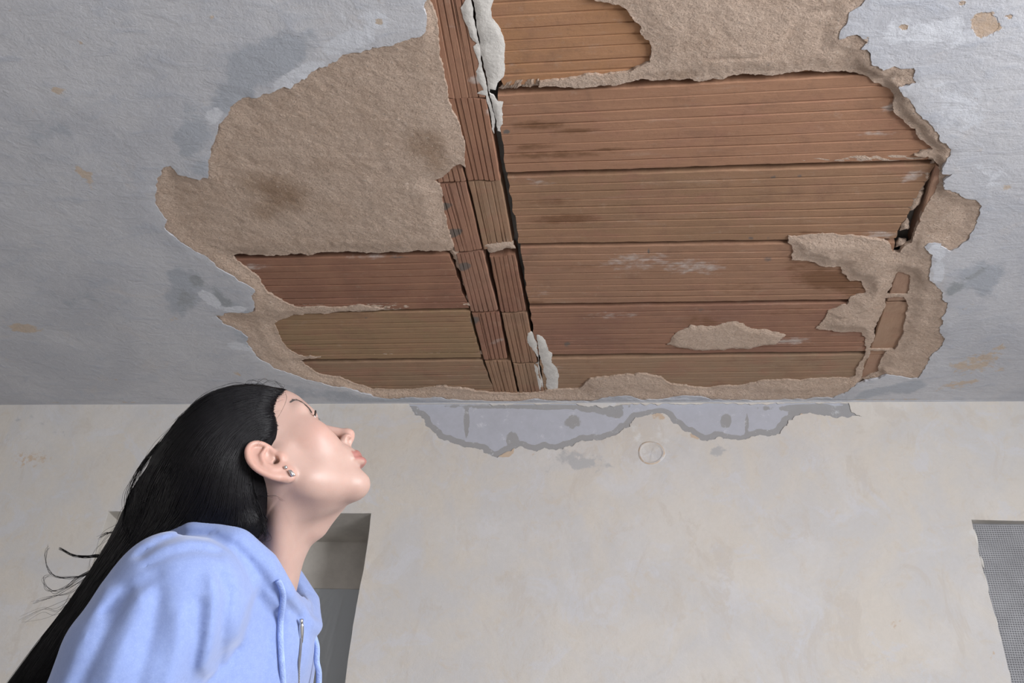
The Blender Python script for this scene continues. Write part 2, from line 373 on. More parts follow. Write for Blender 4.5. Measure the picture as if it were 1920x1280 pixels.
A = dict(
 grey=blobs(px, [(500,110,110,50,-28,1),(440,170,60,40,-40,.9),(360,250,40,90,8,.75),(380,315,45,22,0,.7),(345,545,45,50,20,.85),(420,565,60,30,20,.6),(480,640,70,35,20,.55),(1840,520,70,40,-20,.75),(1690,728,60,14,-10,.95),(1640,735,40,9,-15,.9),(730,752,120,8,1,.95),(640,742,70,10,8,.7),(560,735,60,16,10,.6),(90,240,90,50,0,.45),(160,560,80,60,0,.4),(1800,250,70,60,0,.3)]),
 dark=blobs(px, [(372,528,26,10,25,.9),(410,560,36,18,30,.75),(350,560,26,34,20,.6),(1790,540,28,14,-25,.8),(1830,515,30,8,-30,.7),(1850,500,20,6,-30,.6)]),
 white=blobs(px, [(560,145,60,22,-28,.9),(650,80,70,25,-15,.8),(400,218,25,18,-45,.8),(392,560,30,12,32,.95),(440,580,30,8,0,.8),(450,650,40,14,10,.6),(700,40,90,40,0,.55),(1250,748,90,5,0,.7),(1480,752,120,3,0,.8),(1758,470,22,18,0,.9),(1760,510,14,30,0,.8),(1800,620,60,90,0,.35),(1750,60,140,50,0,.6),(1800,200,90,80,0,.55),(1860,330,60,80,0,.45)]),
 beige=blobs(px, [(110,170,22,9,10,.75),(158,325,24,11,30,.85),(170,350,14,14,30,.6),(150,78,10,4,20,.7),(14,25,14,5,-45,.6),(400,35,22,8,20,.6),(712,40,14,10,0,.8),(275,245,20,8,20,.4),(45,615,38,10,5,.9),(330,600,30,14,30,.45),(500,705,30,14,0,.4),(445,700,14,5,20,.6),(1830,680,70,26,-15,.6),(1800,720,60,10,-10,.6),(1880,650,30,8,-15,.6),(1885,350,25,10,-20,.6),(1870,690,30,12,0,.5),(1880,230,22,12,-30,.45),(60,500,50,12,0,.35),(1680,750,200,4,0,.55),(215,710,12,3,10,.8),(240,756,60,4,0,.6),(90,757,60,4,0,.6),(135,759,14,4,0,.9)]),
 tan=blobs(px, [(1848,46,26,24,0,1.2),(1697,50,9,8,0,.9),(1810,5,12,6,0,1.1),(1895,30,12,6,30,.8),(1622,80,8,8,0,.8),(1640,34,7,5,0,.5),(1625,55,7,5,0,.5)]))
A['tan'] *= 1-.9*blobs(px, [(1847,50,7,8,0,1)])
V4, F4, bi = with_sides(V3, F, B, (0, 0, .007))
A = {k: np.r_[v, v[bi]] for k, v in A.items()}
# the face seen from below: flip winding so normals look down
ceiling = mesh_obj('ceiling', V4, [f[::-1] for f in F4], PAINT, attrs=A)
tag(ceiling, 'blue-grey painted ceiling with a large broken hole showing clay blocks', 'ceiling', kind='structure')
slab = MB().box((WX0-T, WY0-T, ZC+.075), (WX1+T, YW+.6, ZC+.20)).build('concrete_slab', DARKSLAB, ceiling)

# rough tan mortar coat between paint and blocks
ZB = ZC+.019                       # exposed faces of the clay blocks
bh = rag(cp(BHOLE), .005, .14, .006, rnd=R1); st = [rag(cp(s), .005, .12, .004, rnd=R1) for s in STRIPS]
def edge_soft(px): return 0
mo = rag([(-1.55, .86), (1.2, .86), (1.2, YW-.002), (-1.55, YW-.002)], 9)
pts = grid_pts(-1.2, 1.12, .88, YW-.006, .0052)
near = grid_pts(-1.54, 1.19, .87, YW-.01, .05)
inh = inside(hole, pts); pts = np.concatenate([pts[inh], near[~inside(hole, near)]])
for h in [bh]+st: pts = pts[~inside(h, pts)]
pts = pts[sdist(pts, [bh]+st) > .0035]
P, F, B = region(mo, [bh]+st, pts)
db = sdist(P, [bh]+st); dp = sdist(P, [hole]); ins = inside(hole, P)
thick = .0035+.004*(vnoise(P, 6, 31)+.4)           # how proud the mortar stands over the blocks at its broken edge
thick = np.clip(thick, .0012, .009)
lowf = fbm(P, 7, 3, 41)*.0022; mid = (fbm(P, 42, 3, 51)+1.2*(.35-np.abs(fbm(P*np.array([1, 1.5]), 26, 3, 57))))*.0013; fine = fbm(P*np.array([1, 1.4]), 150, 2, 61)*.0011
# cracks / steps in the coat
stp = np.abs(vnoise(P+.02*np.c_[vnoise(P, 9, 3), vnoise(P, 9, 4)], 5, 77)); crack = smooth(.03, 0, stp)*.0035*smooth(.1, .5, vnoise(P, 3, 78))
k = smooth(0, .045, db)
z = ZB-(thick*(1-k)+.0115*k) + (lowf*k+mid*(.35+.65*k)+fine) + crack*k
z = np.maximum(z, ZC+.0022)
ke = smooth(.035, .0, dp)*smooth(.004, .02, db)
z = z*(1-ke)+(ZC+.0026+.3*mid+fine)*ke
z = np.where(ins, np.maximum(z, ZC+.0018+.003*smooth(0, .02, dp)), ZC+.010)
z = np.minimum(z, ZB-.0012)
V3 = np.c_[P, z]; px = to_px(V3)
A = dict(stain=np.maximum(blobs(px, [(520,360,90,45,20,.75),(620,310,80,30,0,.45),(800,270,55,40,0,.7),(820,300,40,40,0,.6),(640,400,150,40,10,.4),(500,390,60,40,0,.6),(1270,140,70,18,-5,.55),(1340,150,90,14,-5,.45),(1500,470,40,20,0,.4),(1600,480,80,20,0,.3),(840,420,30,60,0,.45),(440,200,40,30,0,.25)]), .18*(fbm(P, 4, 3, 88)+.2)))
V4, F4, bi = with_sides(V3, F, B, np.c_[np.zeros((len(V3), 2)), ZB+.004-V3[:, 2]])
A = {k: np.r_[v, v[bi]] for k, v in A.items()}
mort = mesh_obj('mortar_coat', V4, [f[::-1] for f in F4], MORTAR, ceiling, attrs=A); tag(mort, 'rough tan mortar coat', kind='stuff')

# hollow clay blocks, each with its grooved underside
BST = [(1040,290,150,10,-2,.7),(1010,235,70,12,0,.75),(1000,275,60,9,-2,.7),(1080,245,60,6,-3,.8),(1140,280,60,5,-3,.7),(1200,95,60,40,0,.2),(1060,410,90,12,-2,.8),(1040,378,80,10,-2,.6),(1560,525,90,26,5,.9),(1500,500,60,20,0,.6),(1400,540,120,20,-2,.45),(1600,545,40,16,0,.7),(1540,440,70,7,8,.7),(1320,608,60,30,20,.6),(1480,585,120,14,-3,.5),(1100,500,120,7,-2,.5),(1150,540,200,6,-2,.4),(1000,568,30,6,0,.7),(1250,190,200,8,-3,.4),(1500,200,130,10,-4,.35),(820,590,60,30,0,.3),(560,660,50,14,5,.5),(700,500,80,20,0,.3),(780,520,90,30,0,.25),(890,290,30,60,75,.35)]
BPA = [(1200,490,110,26,-2,.55),(1300,500,90,22,0,.6),(1150,590,90,16,-2,.5),(1010,340,50,14,0,.5),(1690,200,50,14,-5,.7),(1640,250,60,10,-5,.55),(1710,330,40,14,-20,.6),(1650,440,50,12,0,.65),(1010,550,50,16,0,.45),(960,120,20,30,0,.4),(1150,40,30,10,0,.5),(470,500,60,10,0,.6),(700,480,80,8,-2,.6),(850,50,14,40,80,.4),(890,150,12,20,80,.7),(920,210,12,20,80,.6),(1060,30,60,20,0,.35),(620,585,30,8,0,.4),(880,520,8,40,75,.35),(930,640,8,40,75,.5),(1480,640,60,12,-3,.6),(1040,690,40,20,0,.4)]
BSO = [(822,390,9,30,75,1.),(838,440,10,34,75,1.),(868,500,10,20,75,.8),(890,600,12,12,0,.7),(1452,328,12,7,-20,.8),(1500,327,9,6,-20,.9),(1143,468,7,5,0,1.1),(1240,467,6,5,0,1.1),(1198,466,5,4,0,.8),(1216,470,4,9,0,.8),(1264,465,6,4,0,.6),(1294,465,5,4,0,.6),(1102,470,6,4,0,.5),(1440,485,16,12,0,.5),(1408,446,10,5,0,.6),(1440,446,8,5,0,.6),(1064,645,10,9,0,.6),(1700,297,16,7,-10,.5),(1715,322,18,5,-15,.4),(950,247,9,6,-10,.8),(1490,500,14,14,0,.4),(655,593,12,4,0,.5),(686,595,6,4,0,.6),(656,606,5,3,0,.5),(1315,580,14,10,0,.5),(745,483,40,5,-2,.6),(1060,678,20,6,0,.5)]
def block(quad, n, color, dz=0., along='u', gd=.0038, gw=.0046, wob=.0016, seg=44, pale=1., name='brick', thick=.05):
    """quad: TL, TR, BR, BL on the picture; ridges run from the left to the right side (u) or top to bottom (v)"""
    c = [ceil_pt(p[0], p[1], ZB)[:2] for p in quad]
    if along == 'v': c = [c[0], c[3], c[2], c[1]]
    a, b, d, e = c                     # a->b along the ridges; a->e across
    wid = (np.linalg.norm(e-a)+np.linalg.norm(d-b))/2; ln = np.linalg.norm(b-a)
    vs = [(0., .0035, 0.), (.0025/wid, 0., 0.)]
    for i in range(1, n):
        o = random.gauss(0, .0018)/wid; g = gw/wid/2*random.uniform(.7, 1.3); v = i/n+o
        dd = gd*random.uniform(.6, 1.2)
        vs += [(v-g*1.25, 0., .25), (v-g*.7, dd, 1.), (v+g*.7, dd, 1.), (v+g*1.25, 0., .25)]
        vs += [(v+.3/n, 0., 0.), (v+.5/n, 0., 0.), (v+.7/n, 0., 0.)]
    vs += [(1-.0025/wid, 0., 0.), (1., .0035, 0.)]
    vs.sort(key=lambda q: q[0])
    seg = max(8, int(ln/.0065)); us = np.linspace(0, 1, seg+1)
    va = np.array([q[0] for q in vs]); U, Vv = np.meshgrid(us, va, indexing='ij')
    XY = (1-U)[..., None]*((1-Vv)[..., None]*a + Vv[..., None]*e) + U[..., None]*((1-Vv)[..., None]*b + Vv[..., None]*d)
    sd = random.randint(0, 9999); flat = XY.reshape(-1, 2)
    nrm = (e-a)/np.linalg.norm(e-a); lng = (b-a)/ln
    edge = np.maximum(smooth(.06, 0, Vv), smooth(.94, 1, Vv)).ravel()
    wv = vnoise(np.c_[flat@lng, np.zeros(len(flat))], 26, sd)*.7+vnoise(np.c_[flat@lng, np.zeros(len(flat))], 80, sd+5)*.3
    flat = flat + nrm*(wv*edge*wob)[:, None]
    endw = np.maximum(smooth(.02, 0, U), smooth(.98, 1, U)).ravel()
    flat = flat + lng*(vnoise(np.c_[flat@nrm, np.zeros(len(flat))], 45, sd+9)*endw*.003)[:, None]
    dep = np.repeat(np.array([q[1] for q in vs])[None], seg+1, 0).ravel(); gr = np.repeat(np.array([q[2] for q in vs])[None], seg+1, 0).ravel()
    keep = .35+.65*smooth(-.5, .2, vnoise(np.c_[flat@lng, flat@nrm*8], 7, sd+3)); dep = dep*keep
    z = ZB+dz+dep+fbm(flat, 6, 2, sd)*.0012
    V = np.c_[flat, z]; nu, nv = seg+1, len(vs)
    idx = np.arange(nu*nv).reshape(nu, nv)
    Fq = np.stack([idx[:-1, :-1], idx[:-1, 1:], idx[1:, 1:], idx[1:, :-1]], -1).reshape(-1, 4)
    q0 = V[Fq[0]]; nz = np.cross(q0[1]-q0[0], q0[2]-q0[0])[2]
    if nz > 0: Fq = Fq[:, ::-1]
    ring = list(idx[:, 0]) + list(idx[-1, 1:]) + list(idx[-2::-1, -1]) + list(idx[0, -2:0:-1])
    top = np.c_[V[ring][:, :2], np.full(len(ring), ZB+dz+thick)]
    n0 = len(V); faces = Fq.tolist(); k = len(ring)
    for i in range(k):
        f = (ring[i], ring[(i+1) % k], n0+(i+1) % k, n0+i); faces.append(f if nz <= 0 else f[::-1])
    V = np.concatenate([V, top]); px = to_px(V)
    at_ = dict(stain=blobs(px, BST), pale=blobs(px, BPA)*pale, soot=blobs(px, BSO), vert=np.full(len(V), float(along == 'v')))
    for kk in ('stain', 'pale', 'soot'): at_[kk][n0:] = 0
    o = mesh_obj(name, V, faces, BRICK, ceiling, shade=False, attrs=at_, recentre=True); o.color = tuple(color)+(1,)
    return o
tan_, pink, red, oli, org = (.36, .225, .135), (.375, .215, .135), (.27, .14, .095), (.315, .225, .13), (.42, .235, .12)
block([(884,-16),(1640,-60),(1640,128),(944,163)], 8, org, .0005)
block([(934,178),(1846,129),(1752,299),(948,324)], 8, pink, 0)
block([(951,333),(1753,309),(1677,448),(974,457.5)], 9, (.315, .198, .12), .001)
block([(975,464),(1678,454),(1651,561),(992,570)], 9, (.335, .205, .135), 0)
block([(993,577.5),(1648,567.5),(1628,659),(1008,666)], 9, (.285, .158, .112), .0008)
block([(1011,673),(1627,664.5),(1603,742),(1024,746)], 8, (.34, .245, .165), 0)
block([(400,487),(843,478),(878,578),(440,584)], 8, red, 0)
block([(450,591),(881,583),(901,671),(500,676)], 9, oli, .001)
block([(505,681.5),(904,676),(930,745),(550,749)], 8, (.31, .22, .145), 0)
for q, c in [(((797,-30),(873,-30),(911,182),(838,183.5)), (.40,.235,.165)), (((839,186),(912,185),(938,336.5),(877,338.5)), (.36,.20,.14)),
             (((877.5,341.5),(939,339.5),(962,464),(907,468)), (.375,.26,.18)), (((918,482),(966,479),(986,583),(938.5,585)), (.30,.165,.12)),
             (((940,588),(987.5,586),(1007,678),(960.5,679)), (.36,.24,.17)), (((962,682),(1009,681),(1023,745),(976,747)), (.38,.27,.19)),
             (((782,190),(834,186.5),(873.5,338.5),(811,344)), (.38,.225,.17)), (((813,347.5),(874,342),(903,468),(852.5,473)), (.385,.225,.17)),
             (((855,477),(905.5,471.5),(934,582),(882.5,584)), (.375,.225,.17)), (((884.5,588),(936,585.5),(951,671),(907,674)), (.36,.20,.15)),
             (((909,678),(957,676),(972,745),(931,747)), (.38,.26,.18))]:
    c = tuple(v*k for v, k in zip(c, (.88, .85, .8)))
    block(q, 6, c, random.uniform(-.001, .0015), 'v', .0034, .0036, .0012)
for q, c in [(((1684,505),(1722,505),(1712,562),(1662,563.5)), (.40,.29,.225)), (((1661,567),(1712,565),(1694,664),(1629,664)), (.41,.285,.20)),
             (((1628.5,666),(1690,666),(1668,722),(1607,724)), (.40,.265,.19)), (((1754,308),(1772,310),(1723,468),(1707,466)), (.40,.27,.20))]:
    block(q, 1, c, .0006 if q[0][0] < 1740 else -.007, 'v', name='brick')

def patch(name, poly, z0, z1, mat, parent, spacing=.006, noise=.0012, kindlab=None, jag=.15, plane='ceil', seed=3, holes=()):
    """a thin ragged layer lying on the ceiling (z0 attached side, z1 visible side)"""
    out = rag(cp(poly), .005, jag, .006, rnd=random.Random(seed)); hs = [rag(cp(h), .004, .2, .004, rnd=random.Random(seed+1)) for h in holes]
    lo, hi = out.min(0), out.max(0); g = grid_pts(lo[0], hi[0], lo[1], hi[1], spacing); g = g[inside(out, g)]
    for h in hs: g = g[~inside(h, g)]
    if len(g): g = g[sdist(g, [out]+hs) > spacing*.5]
    P, F, B = region(out, hs, g); d = sdist(P, [out]+hs)
    z = z0+(z1-z0)*smooth(-.004, .012, d)+fbm(P, 60, 3, seed)*noise
    V3 = np.c_[P, z]; V4, F4, bi = with_sides(V3, F, B, np.c_[np.zeros((len(V3), 2)), z0+.004-z])
    A = dict(stain=np.zeros(len(V4)))
    return mesh_obj(name, V4, [f[::-1] for f in F4], mat, parent, attrs=A, recentre=True)
# mortar smeared over the blocks
tag(patch('mortar_smear', [(1251,655),(1262,640),(1273,631),(1295,619),(1326,622),(1357,616),(1382,612),(1401,622),(1440,628),(1475,638),(1455,655),(1410,663),(1340,666),(1290,663)], ZB, ZB-.006, MORTAR, ceiling, seed=21), kind='stuff')
patch('mortar_smear', [(905,469),(930,466),(962,464),(966,477),(935,481),(916,484)], ZB+.001, ZB-.003, MORTAR, ceiling, .004, seed=22)
patch('mortar_smear', [(842,478),(854,478),(866,510),(878,550),(884,585),(879,585),(866,545),(853,505)], ZB+.008, ZB+.001, MORTAR, ceiling, .003, seed=23)
for k, (l, r) in enumerate([((948,164,1010,160),(934,178,1010,171)), ((948,326,1756,299),(951,333,1753,309)), ((974,459,1600,450),(974,465,1600,456)), ((992,571,1615,562),(993,578,1615,568)), ((1008,667,1626,660),(1011,674,1626,665)), ((505,676,901,671),(505,682,904,677)), ((550,583,879,578),(520,600,881,584))]):
    # bedding mortar squeezed into the joint between two rows
    n = 60; V = []; tt = np.linspace(0, 1, n)
    for t in tt:
        a = ceil_pt(l[0]+(l[2]-l[0])*t, l[1]+(l[3]-l[1])*t)[:2]; b = ceil_pt(r[0]+(r[2]-r[0])*t, r[1]+(r[3]-r[1])*t)[:2]
        rec = (.0055 if k != 1 else .006-.0065*float(smooth(.45, .75, t)))+.004*vnoise(np.array([[t*9., k*3.1]]), 1, 5)[0]*(1 if k != 1 else 1-t) if k not in (0, 6) else .0005+.003*vnoise(np.array([[t*9., k*3.1]]), 1, 5)[0]
        for j in range(5):
            q = a+(b-a)*(j/4*1.2-.1); V.append((q[0], q[1], ZB+rec+random.gauss(0, .0009)+(.0015 if j in (0, 4) else 0)))
    Fq = [(i*5+j, (i+1)*5+j, (i+1)*5+j+1, i*5+j+1) for i in range(n-1) for j in range(4)]
    mesh_obj('joint_mortar', V, Fq, MORTAR, ceiling, attrs=dict(stain=np.full(len(V), .3)), recentre=True)
# white gypsum over the long crack, in two lips so that the crack stays open
g1 = [(868,-40),(877,-40),(880,4),(886,30),(889,56),(895,84),(900,112),(903,140),(909,160),(913,184),(919,205),(926,245),(926,262),(920,235),(910,190),(893,186),(905,180),(893,160),(891,145),(897,130),(889,110),(886,98),(893,92),(880,80),(873,58),(866,40),(862,26),(872,10)]
g2 = [(882,-40),(920,-40),(925,10),(919,28),(922,46),(934,60),(943,80),(945,110),(946,140),(943,155),(932,166),(928,180),(917,178),(916,186),(924,190),(932,200),(943,201),(942,225),(942,243),(937,250),(938,258),(932,256),(930,240),(922,205),(917,187),(912,160),(906,138),(899,108),(898,84),(892,56),(889,28),(883,2)]
g3 = [(990,632),(997,633),(1001,645),(1006,662),(1010,690),(1014,715),(1018,735),(1010,742),(1006,725),(1000,700),(998,694),(1008,690),(1001,668),(992,658),(988,645)]
g4 = [(1006,638),(1016,641),(1024,655),(1028,668),(1035,672),(1034,690),(1044,700),(1048,715),(1045,738),(1026,744),(1024,734),(1018,705),(1013,680),(1008,655)]
for i, g in enumerate((g1, g2, g3, g4)): patch('gypsum_patch', g, ZB, ZB-.0028 if i < 2 else ZB-.0018, GYPSUM, ceiling, .005, .0006, seed=31+i, jag=.07)
# small cement lumps at the broken right ends of the blocks, with open cells between them
for i, g in enumerate([[(1752,312),(1757,318),(1747,345),(1735,370),(1727,372),(1735,345),(1744,325)], [(1727,372),(1735,372),(1728,396),(1716,408),(1706,408),(1713,388)], [(1703,424),(1708,436),(1706,444),(1690,446),(1693,434)], [(1688,462),(1703,463),(1698,476),(1680,478)]]):
    patch('broken_cell', g, ZB+.006, ZB-.002, MORTAR, ceiling, .004, seed=51+i)

# ------------------------------------------------------------------ back wall
wpt = lambda L: [wall_pt(*p)[[0, 2]] for p in L]
PATCH = [(768,755.5),(768,762),(778,778),(796,790),(810,807),(822,821),(852,832),(867,837),(895,841),(904,842),(927,856),(946,849),(970,839),(993,843),(1007,846),(1021,839),(1040,843),(1068,835),(1096,827),(1129,825),(1157,814),(1185,790),(1204,781),(1232,774),(1251,778),(1270,795),(1284,809),(1303,816),(1326,827),(1345,819),(1368,823),(1392,824),(1415,818),(1452,816),(1467,804),(1478,788),(1495,779),(1527,776),(1556,779),(1579,780),(1617,781),(1596,772),(1592,755.5)]
N1R = float(wall_pt(694, 975)[0]); N1L = float(wall_pt(200, 965)[0]); N1T = float(wall_pt(600, 961)[2])
N2L = float(wall_pt(1824, 985)[0]); N2T = float(wall_pt(1850, 974)[2])
gp = rag(wpt(PATCH), .006, .2, .008, rnd=R1)
gp[:, 1] = np.minimum(gp[:, 1], ZC-.002)
top = gp[np.argsort(gp[:, 0])]
wall_rect = [(WX0, 0), (WX1, 0), (WX1, ZC), (WX0, ZC)]
def rough_rect(x0, x1, z0, z1, amp, seed): return rag([(x0, z0), (x1, z0), (x1, z1), (x0, z1)], .03, amp, .003, rnd=random.Random(seed))
n1 = rough_rect(N1L, N1R, .95, N1T, .012, 4); n2 = rough_rect(N2L, N2L+.75, .25, N2T, .008, 5)
holes = [gp, n1, n2]
pts = grid_pts(-2.2, 1.5, 1.15, ZC-.004, .016); pts = pts[~inside(gp, pts) & ~inside(n1, pts) & ~inside(n2, pts)]
pts = pts[sdist(pts, holes) > .007]
P, F, B = region(wall_rect, holes, pts)
und = fbm(P, 4, 3, 19)*.0022*smooth(0, .03, sdist(P, holes))*smooth(0, .05, ZC-P[:, 1])
V3 = np.c_[P[:, 0], YW+und, P[:, 1]]; px = to_px(V3)
A = dict(grey=blobs(px, [(1080,860,50,24,10,.8),(1130,870,30,16,10,.7),(1350,845,26,10,0,.75),(1030,870,24,16,0,.5),(1310,850,14,8,0,.4),(60,800,120,40,0,.35)]),
 tan=blobs(px, [(948,847,18,9,-30,1.3),(1500,772,8,6,0,1.2),(1235,780,20,10,10,.7),(1302,818,14,8,10,.8),(1190,800,24,12,-40,.5),(1250,840,60,20,0,.4),(1000,850,10,5,0,.6),(1215,800,10,6,0,.5),(860,1000,80,60,0,.3),(1150,1020,60,40,0,.25),(1010,1130,30,20,0,.3),(1680,1170,18,20,0,.5),(1862,1230,10,20,0,.6),(60,860,80,30,0,.5),(300,930,60,30,0,.3)]),
 white=blobs(px, [(1200,830,120,60,0,.45),(1700,830,160,60,0,.25),(1830,1000,120,16,0,.5),(880,800,60,60,0,.3),(1500,760,300,4,0,.3)]))
V4, F4, bi = with_sides(V3, F, B, (0, .006, 0)); A = {k: np.r_[v, v[bi]] for k, v in A.items()}
wall = mesh_obj('wall_back', V4, F4, WALLM, attrs=A)
tag(wall, 'patchy beige and white plastered wall below the damaged ceiling', 'wall', kind='structure')
# masonry behind the skim coat, with the two openings left free
NB1, NB2 = .215, .03
NICHE = mat_simple('niche_plaster', (.50, .47, .43), .85, .4, 60, .1)
yb, za = YW+.006, ZC+.02
for nm, lab, bxs in [
    ('wall_back_left', 'masonry of the back wall on the dark side of the niche', [((WX0, yb, 0), (N1L, YW+.5, za))]),
    ('wall_back_lintel', 'masonry above the window niche', [((N1L, yb, N1T), (N1R, YW+.5, za))]),
    ('wall_back_sill', 'masonry below the window niche', [((N1L, yb, 0), (N1R, YW+.5, .95))]),
    ('wall_back_right', 'masonry of the back wall around the mesh recess', [((N1R, yb, 0), (N2L, YW+.5, za)), ((N2L, yb, N2T), (N2L+.75, YW+.5, za)), ((N2L, yb, 0), (N2L+.75, YW+.5, .25)), ((N2L, YW+NB2, .25), (N2L+.75, YW+.5, N2T)), ((N2L+.75, yb, 0), (WX1, YW+.5, za))])]:
    m = MB()
    for p_, q_ in bxs: m.box(p_, q_)
    tag(m.build(nm, NICHE), lab, 'wall', kind='structure')
# the grey patch where the skim has come off below the ceiling edge
g = grid_pts(gp[:, 0].min()-.02, gp[:, 0].max()+.02, gp[:, 1].min()-.02, ZC-.001, .008)
ou = [(gp[:, 0].min()-.03, gp[:, 1].min()-.03), (gp[:, 0].max()+.03, gp[:, 1].min()-.03), (gp[:, 0].max()+.03, ZC-.0005), (gp[:, 0].min()-.03, ZC-.0005)]
g = g[inside(ou, g)]; P, F, B = region(ou, [], g); low = gp[gp[:, 1] < ZC-.01]
rim = smooth(.032, .010, sdist(P, [low])); V3 = np.c_[P[:, 0], YW+.0028+fbm(P, 14, 3, 23)*.0008, P[:, 1]]
pxx = to_px(V3); rim = np.maximum(rim*.8, blobs(pxx, [(875,790,5,34,0,.95),(1362,790,14,20,0,.7),(1400,800,5,28,0,.8),(1150,775,20,12,0,.6),(1080,790,30,20,0,.5),(960,820,16,20,0,.7),(1000,762,200,6,0,.7),(1520,765,90,10,0,.8)]))
mesh_obj('grey_filler_patch', V3, F, GREYP, wall, attrs=dict(rim=rim), recentre=True)
# filled round box in the wall
c = wall_pt(1221, 849); mb = MB(); V = []; prof = [(.0, .0005), (.029, .0004), (.032, .0012), (.034, .0032), (.036, .0036), (.039, .002), (.043, -.001)]
n = 48
for r, h in prof:
    for k in range(n):
        a = 2*math.pi*k/n; rr = r*(1+.03*math.sin(3*a+1)); V.append((c[0]+rr*math.cos(a), YW-h+.0004*math.sin(5*a), c[2]+rr*math.sin(a)))
Fq = [(i*n+k, i*n+(k+1) % n, (i+1)*n+(k+1) % n, (i+1)*n+k) for i in range(len(prof)-1) for k in range(n)]
dv = np.array([p for p in V]); tn = np.zeros(len(V)); tn[4*n:6*n] = .55; tn[2*n:3*n] = .3
mesh_obj('filled_box_ring', V, Fq, WALLM, wall, attrs=dict(tan=tn, grey=np.zeros(len(V)), white=np.zeros(len(V))), recentre=True)

# ------------------------------------------------------------------ window niche behind the woman
JAMB = mat_simple('jamb_plaster', (.60, .56, .47), .85, .4, 60, .08)
yN = YW+NB1
zf = float(wall_pt(600, 1091, yN)[2])         # top edge of the film
m = MB().box((N1L, yN, zf-.02), (N1R, yN+.12, N1T)); tag(m.build('trim_1', NICHE), 'plastered shutter box band above the niche window', 'trim', kind='structure')
wn = MB().box((N1L, yN+.03, .95), (N1L+.07, yN+.09, zf)).box((N1R-.07, yN+.03, .95), (N1R, yN+.09, zf)).box((N1L, yN+.03, .95), (N1R, yN+.09, 1.02)).box((N1L, yN+.03, zf-.09), (N1R, yN+.09, zf)).build('window_1', mat_simple('window_white', (.62, .63, .64), .4, 0))
tag(wn, 'white framed window in the niche behind the plastic film', 'window', kind='structure')
NG = NT('window_glass'); GL = NG.fin((.9, .95, .95), .05, Transmission_Weight=1., IOR=1.45)
MB().box((N1L+.06, yN+.055, 1.0), (N1R-.06, yN+.062, zf-.08)).build('glass_pane', GL, wn)
MB().box((N1L+.01, yN+.35, .9), (N1R-.01, yN+.37, zf+.1)).build('roller_shutter', mat_simple('shutter_grey', (.30, .31, .33), .6, 0), wn)
# plastic film with stretched wrinkles
N = NT('plastic_film'); FILM = N.fin((.46, .49, .515), .18, N.bump(N.noise(14, 3, .5), .25, .004), Alpha=.93)
lines = [((617,1105),(583,1160)), ((629,1107),(592,1176)), ((637,1104),(598,1190)), ((641,1106),(600,1222)), ((646,1110),(612,1240)), ((612,1103),(560,1150)), ((633,1180),(610,1280)), ((590,1210),(582,1270))]
gx, gz = np.meshgrid(np.linspace(N1L+.002, N1R-.002, 230), np.linspace(.98, zf+.004, 200)); Q = np.c_[gx.ravel(), np.full(gx.size, yN+.004), gz.ravel()]
pp = to_px(Q); dsp = fbm(Q[:, [0, 2]]*np.array([1, .5]), 7, 2, 8)*.004
for (a, b) in lines:
    a = np.array(a, float); b = np.array(b, float); t = np.clip(((pp-a)@(b-a))/((b-a)@(b-a)), 0, 1); dd = np.linalg.norm(pp-a-t[:, None]*(b-a), axis=1)
    dsp += .0038*np.exp(-(dd/3.2)**2)*np.sin(np.pi*np.clip(t, .02, .98))**.5
Q[:, 1] -= np.maximum(dsp, -.002)*smooth(0, .02, zf-Q[:, 2])+.001
nz_, nx_ = gx.shape; idx = np.arange(nx_*nz_).reshape(nz_, nx_)
Fq = np.stack([idx[:-1, :-1], idx[:-1, 1:], idx[1:, 1:], idx[1:, :-1]], -1).reshape(-1, 4)
film = mesh_obj('plastic_film', Q, Fq, FILM, recentre=True); tag(film, 'grey translucent plastic film stretched with wrinkles over the niche window', 'plastic film')

# ------------------------------------------------------------------ recess with reinforcing mesh at the right
rec = N2L; ym = YW+NB2-.004
ADH = mat_simple('grey_adhesive', (.235, .235, .245), .8, .5, 50, .15)
pn = MB().box((N2L, ym, .25), (N2L+.75, ym+.006, N2T)).build('adhesive_bed', ADH, wall)
mb = MB(); s = .0062
for i in range(int(.62/s)):
    x = N2L+.012+i*s; mb.box((x-.0011, ym-.0016, .30), (x+.0011, ym, N2T-.004))
for i in range(int(1.0/s)):
    zz = N2T-.006-i*s; mb.box((N2L+.008, ym-.0024, zz-.0011), (N2L+.64, ym-.0006, zz+.0011))
me_ = mb.build('reinforcing_mesh', mat_simple('mesh_fibre', (.33, .33, .345), .6, 0), wall); tag(me_, 'grey fibre reinforcing mesh', kind='stuff')
for i, (a, b, wd) in enumerate([((1826,992),(1834,1030),9), ((1838,1042),(1845,1065),8), ((1845,1075),(1853,1115),9), ((1864,1150),(1871,1180),7), ((1871,1180),(1880,1222),8), ((1888,1250),(1895,1275),6)]):
    p, q = wall_pt(*a, ym-.003), wall_pt(*b, ym-.003); n = 9; mb = MB(); pl = []
    for k in range(n):
        t = k/(n-1); c_ = p+(q-p)*t; pl.append((c_, (.001+wd*.00042)*math.sin(math.pi*min(max(t, .04), .96))**.7*random.uniform(.8, 1.1)))
    mb.tube([x[0] for x in pl], [x[1] for x in pl], 8, .35, (0, 1, 0)); mb.build('gypsum_lump', GYPSUM, wall, True)
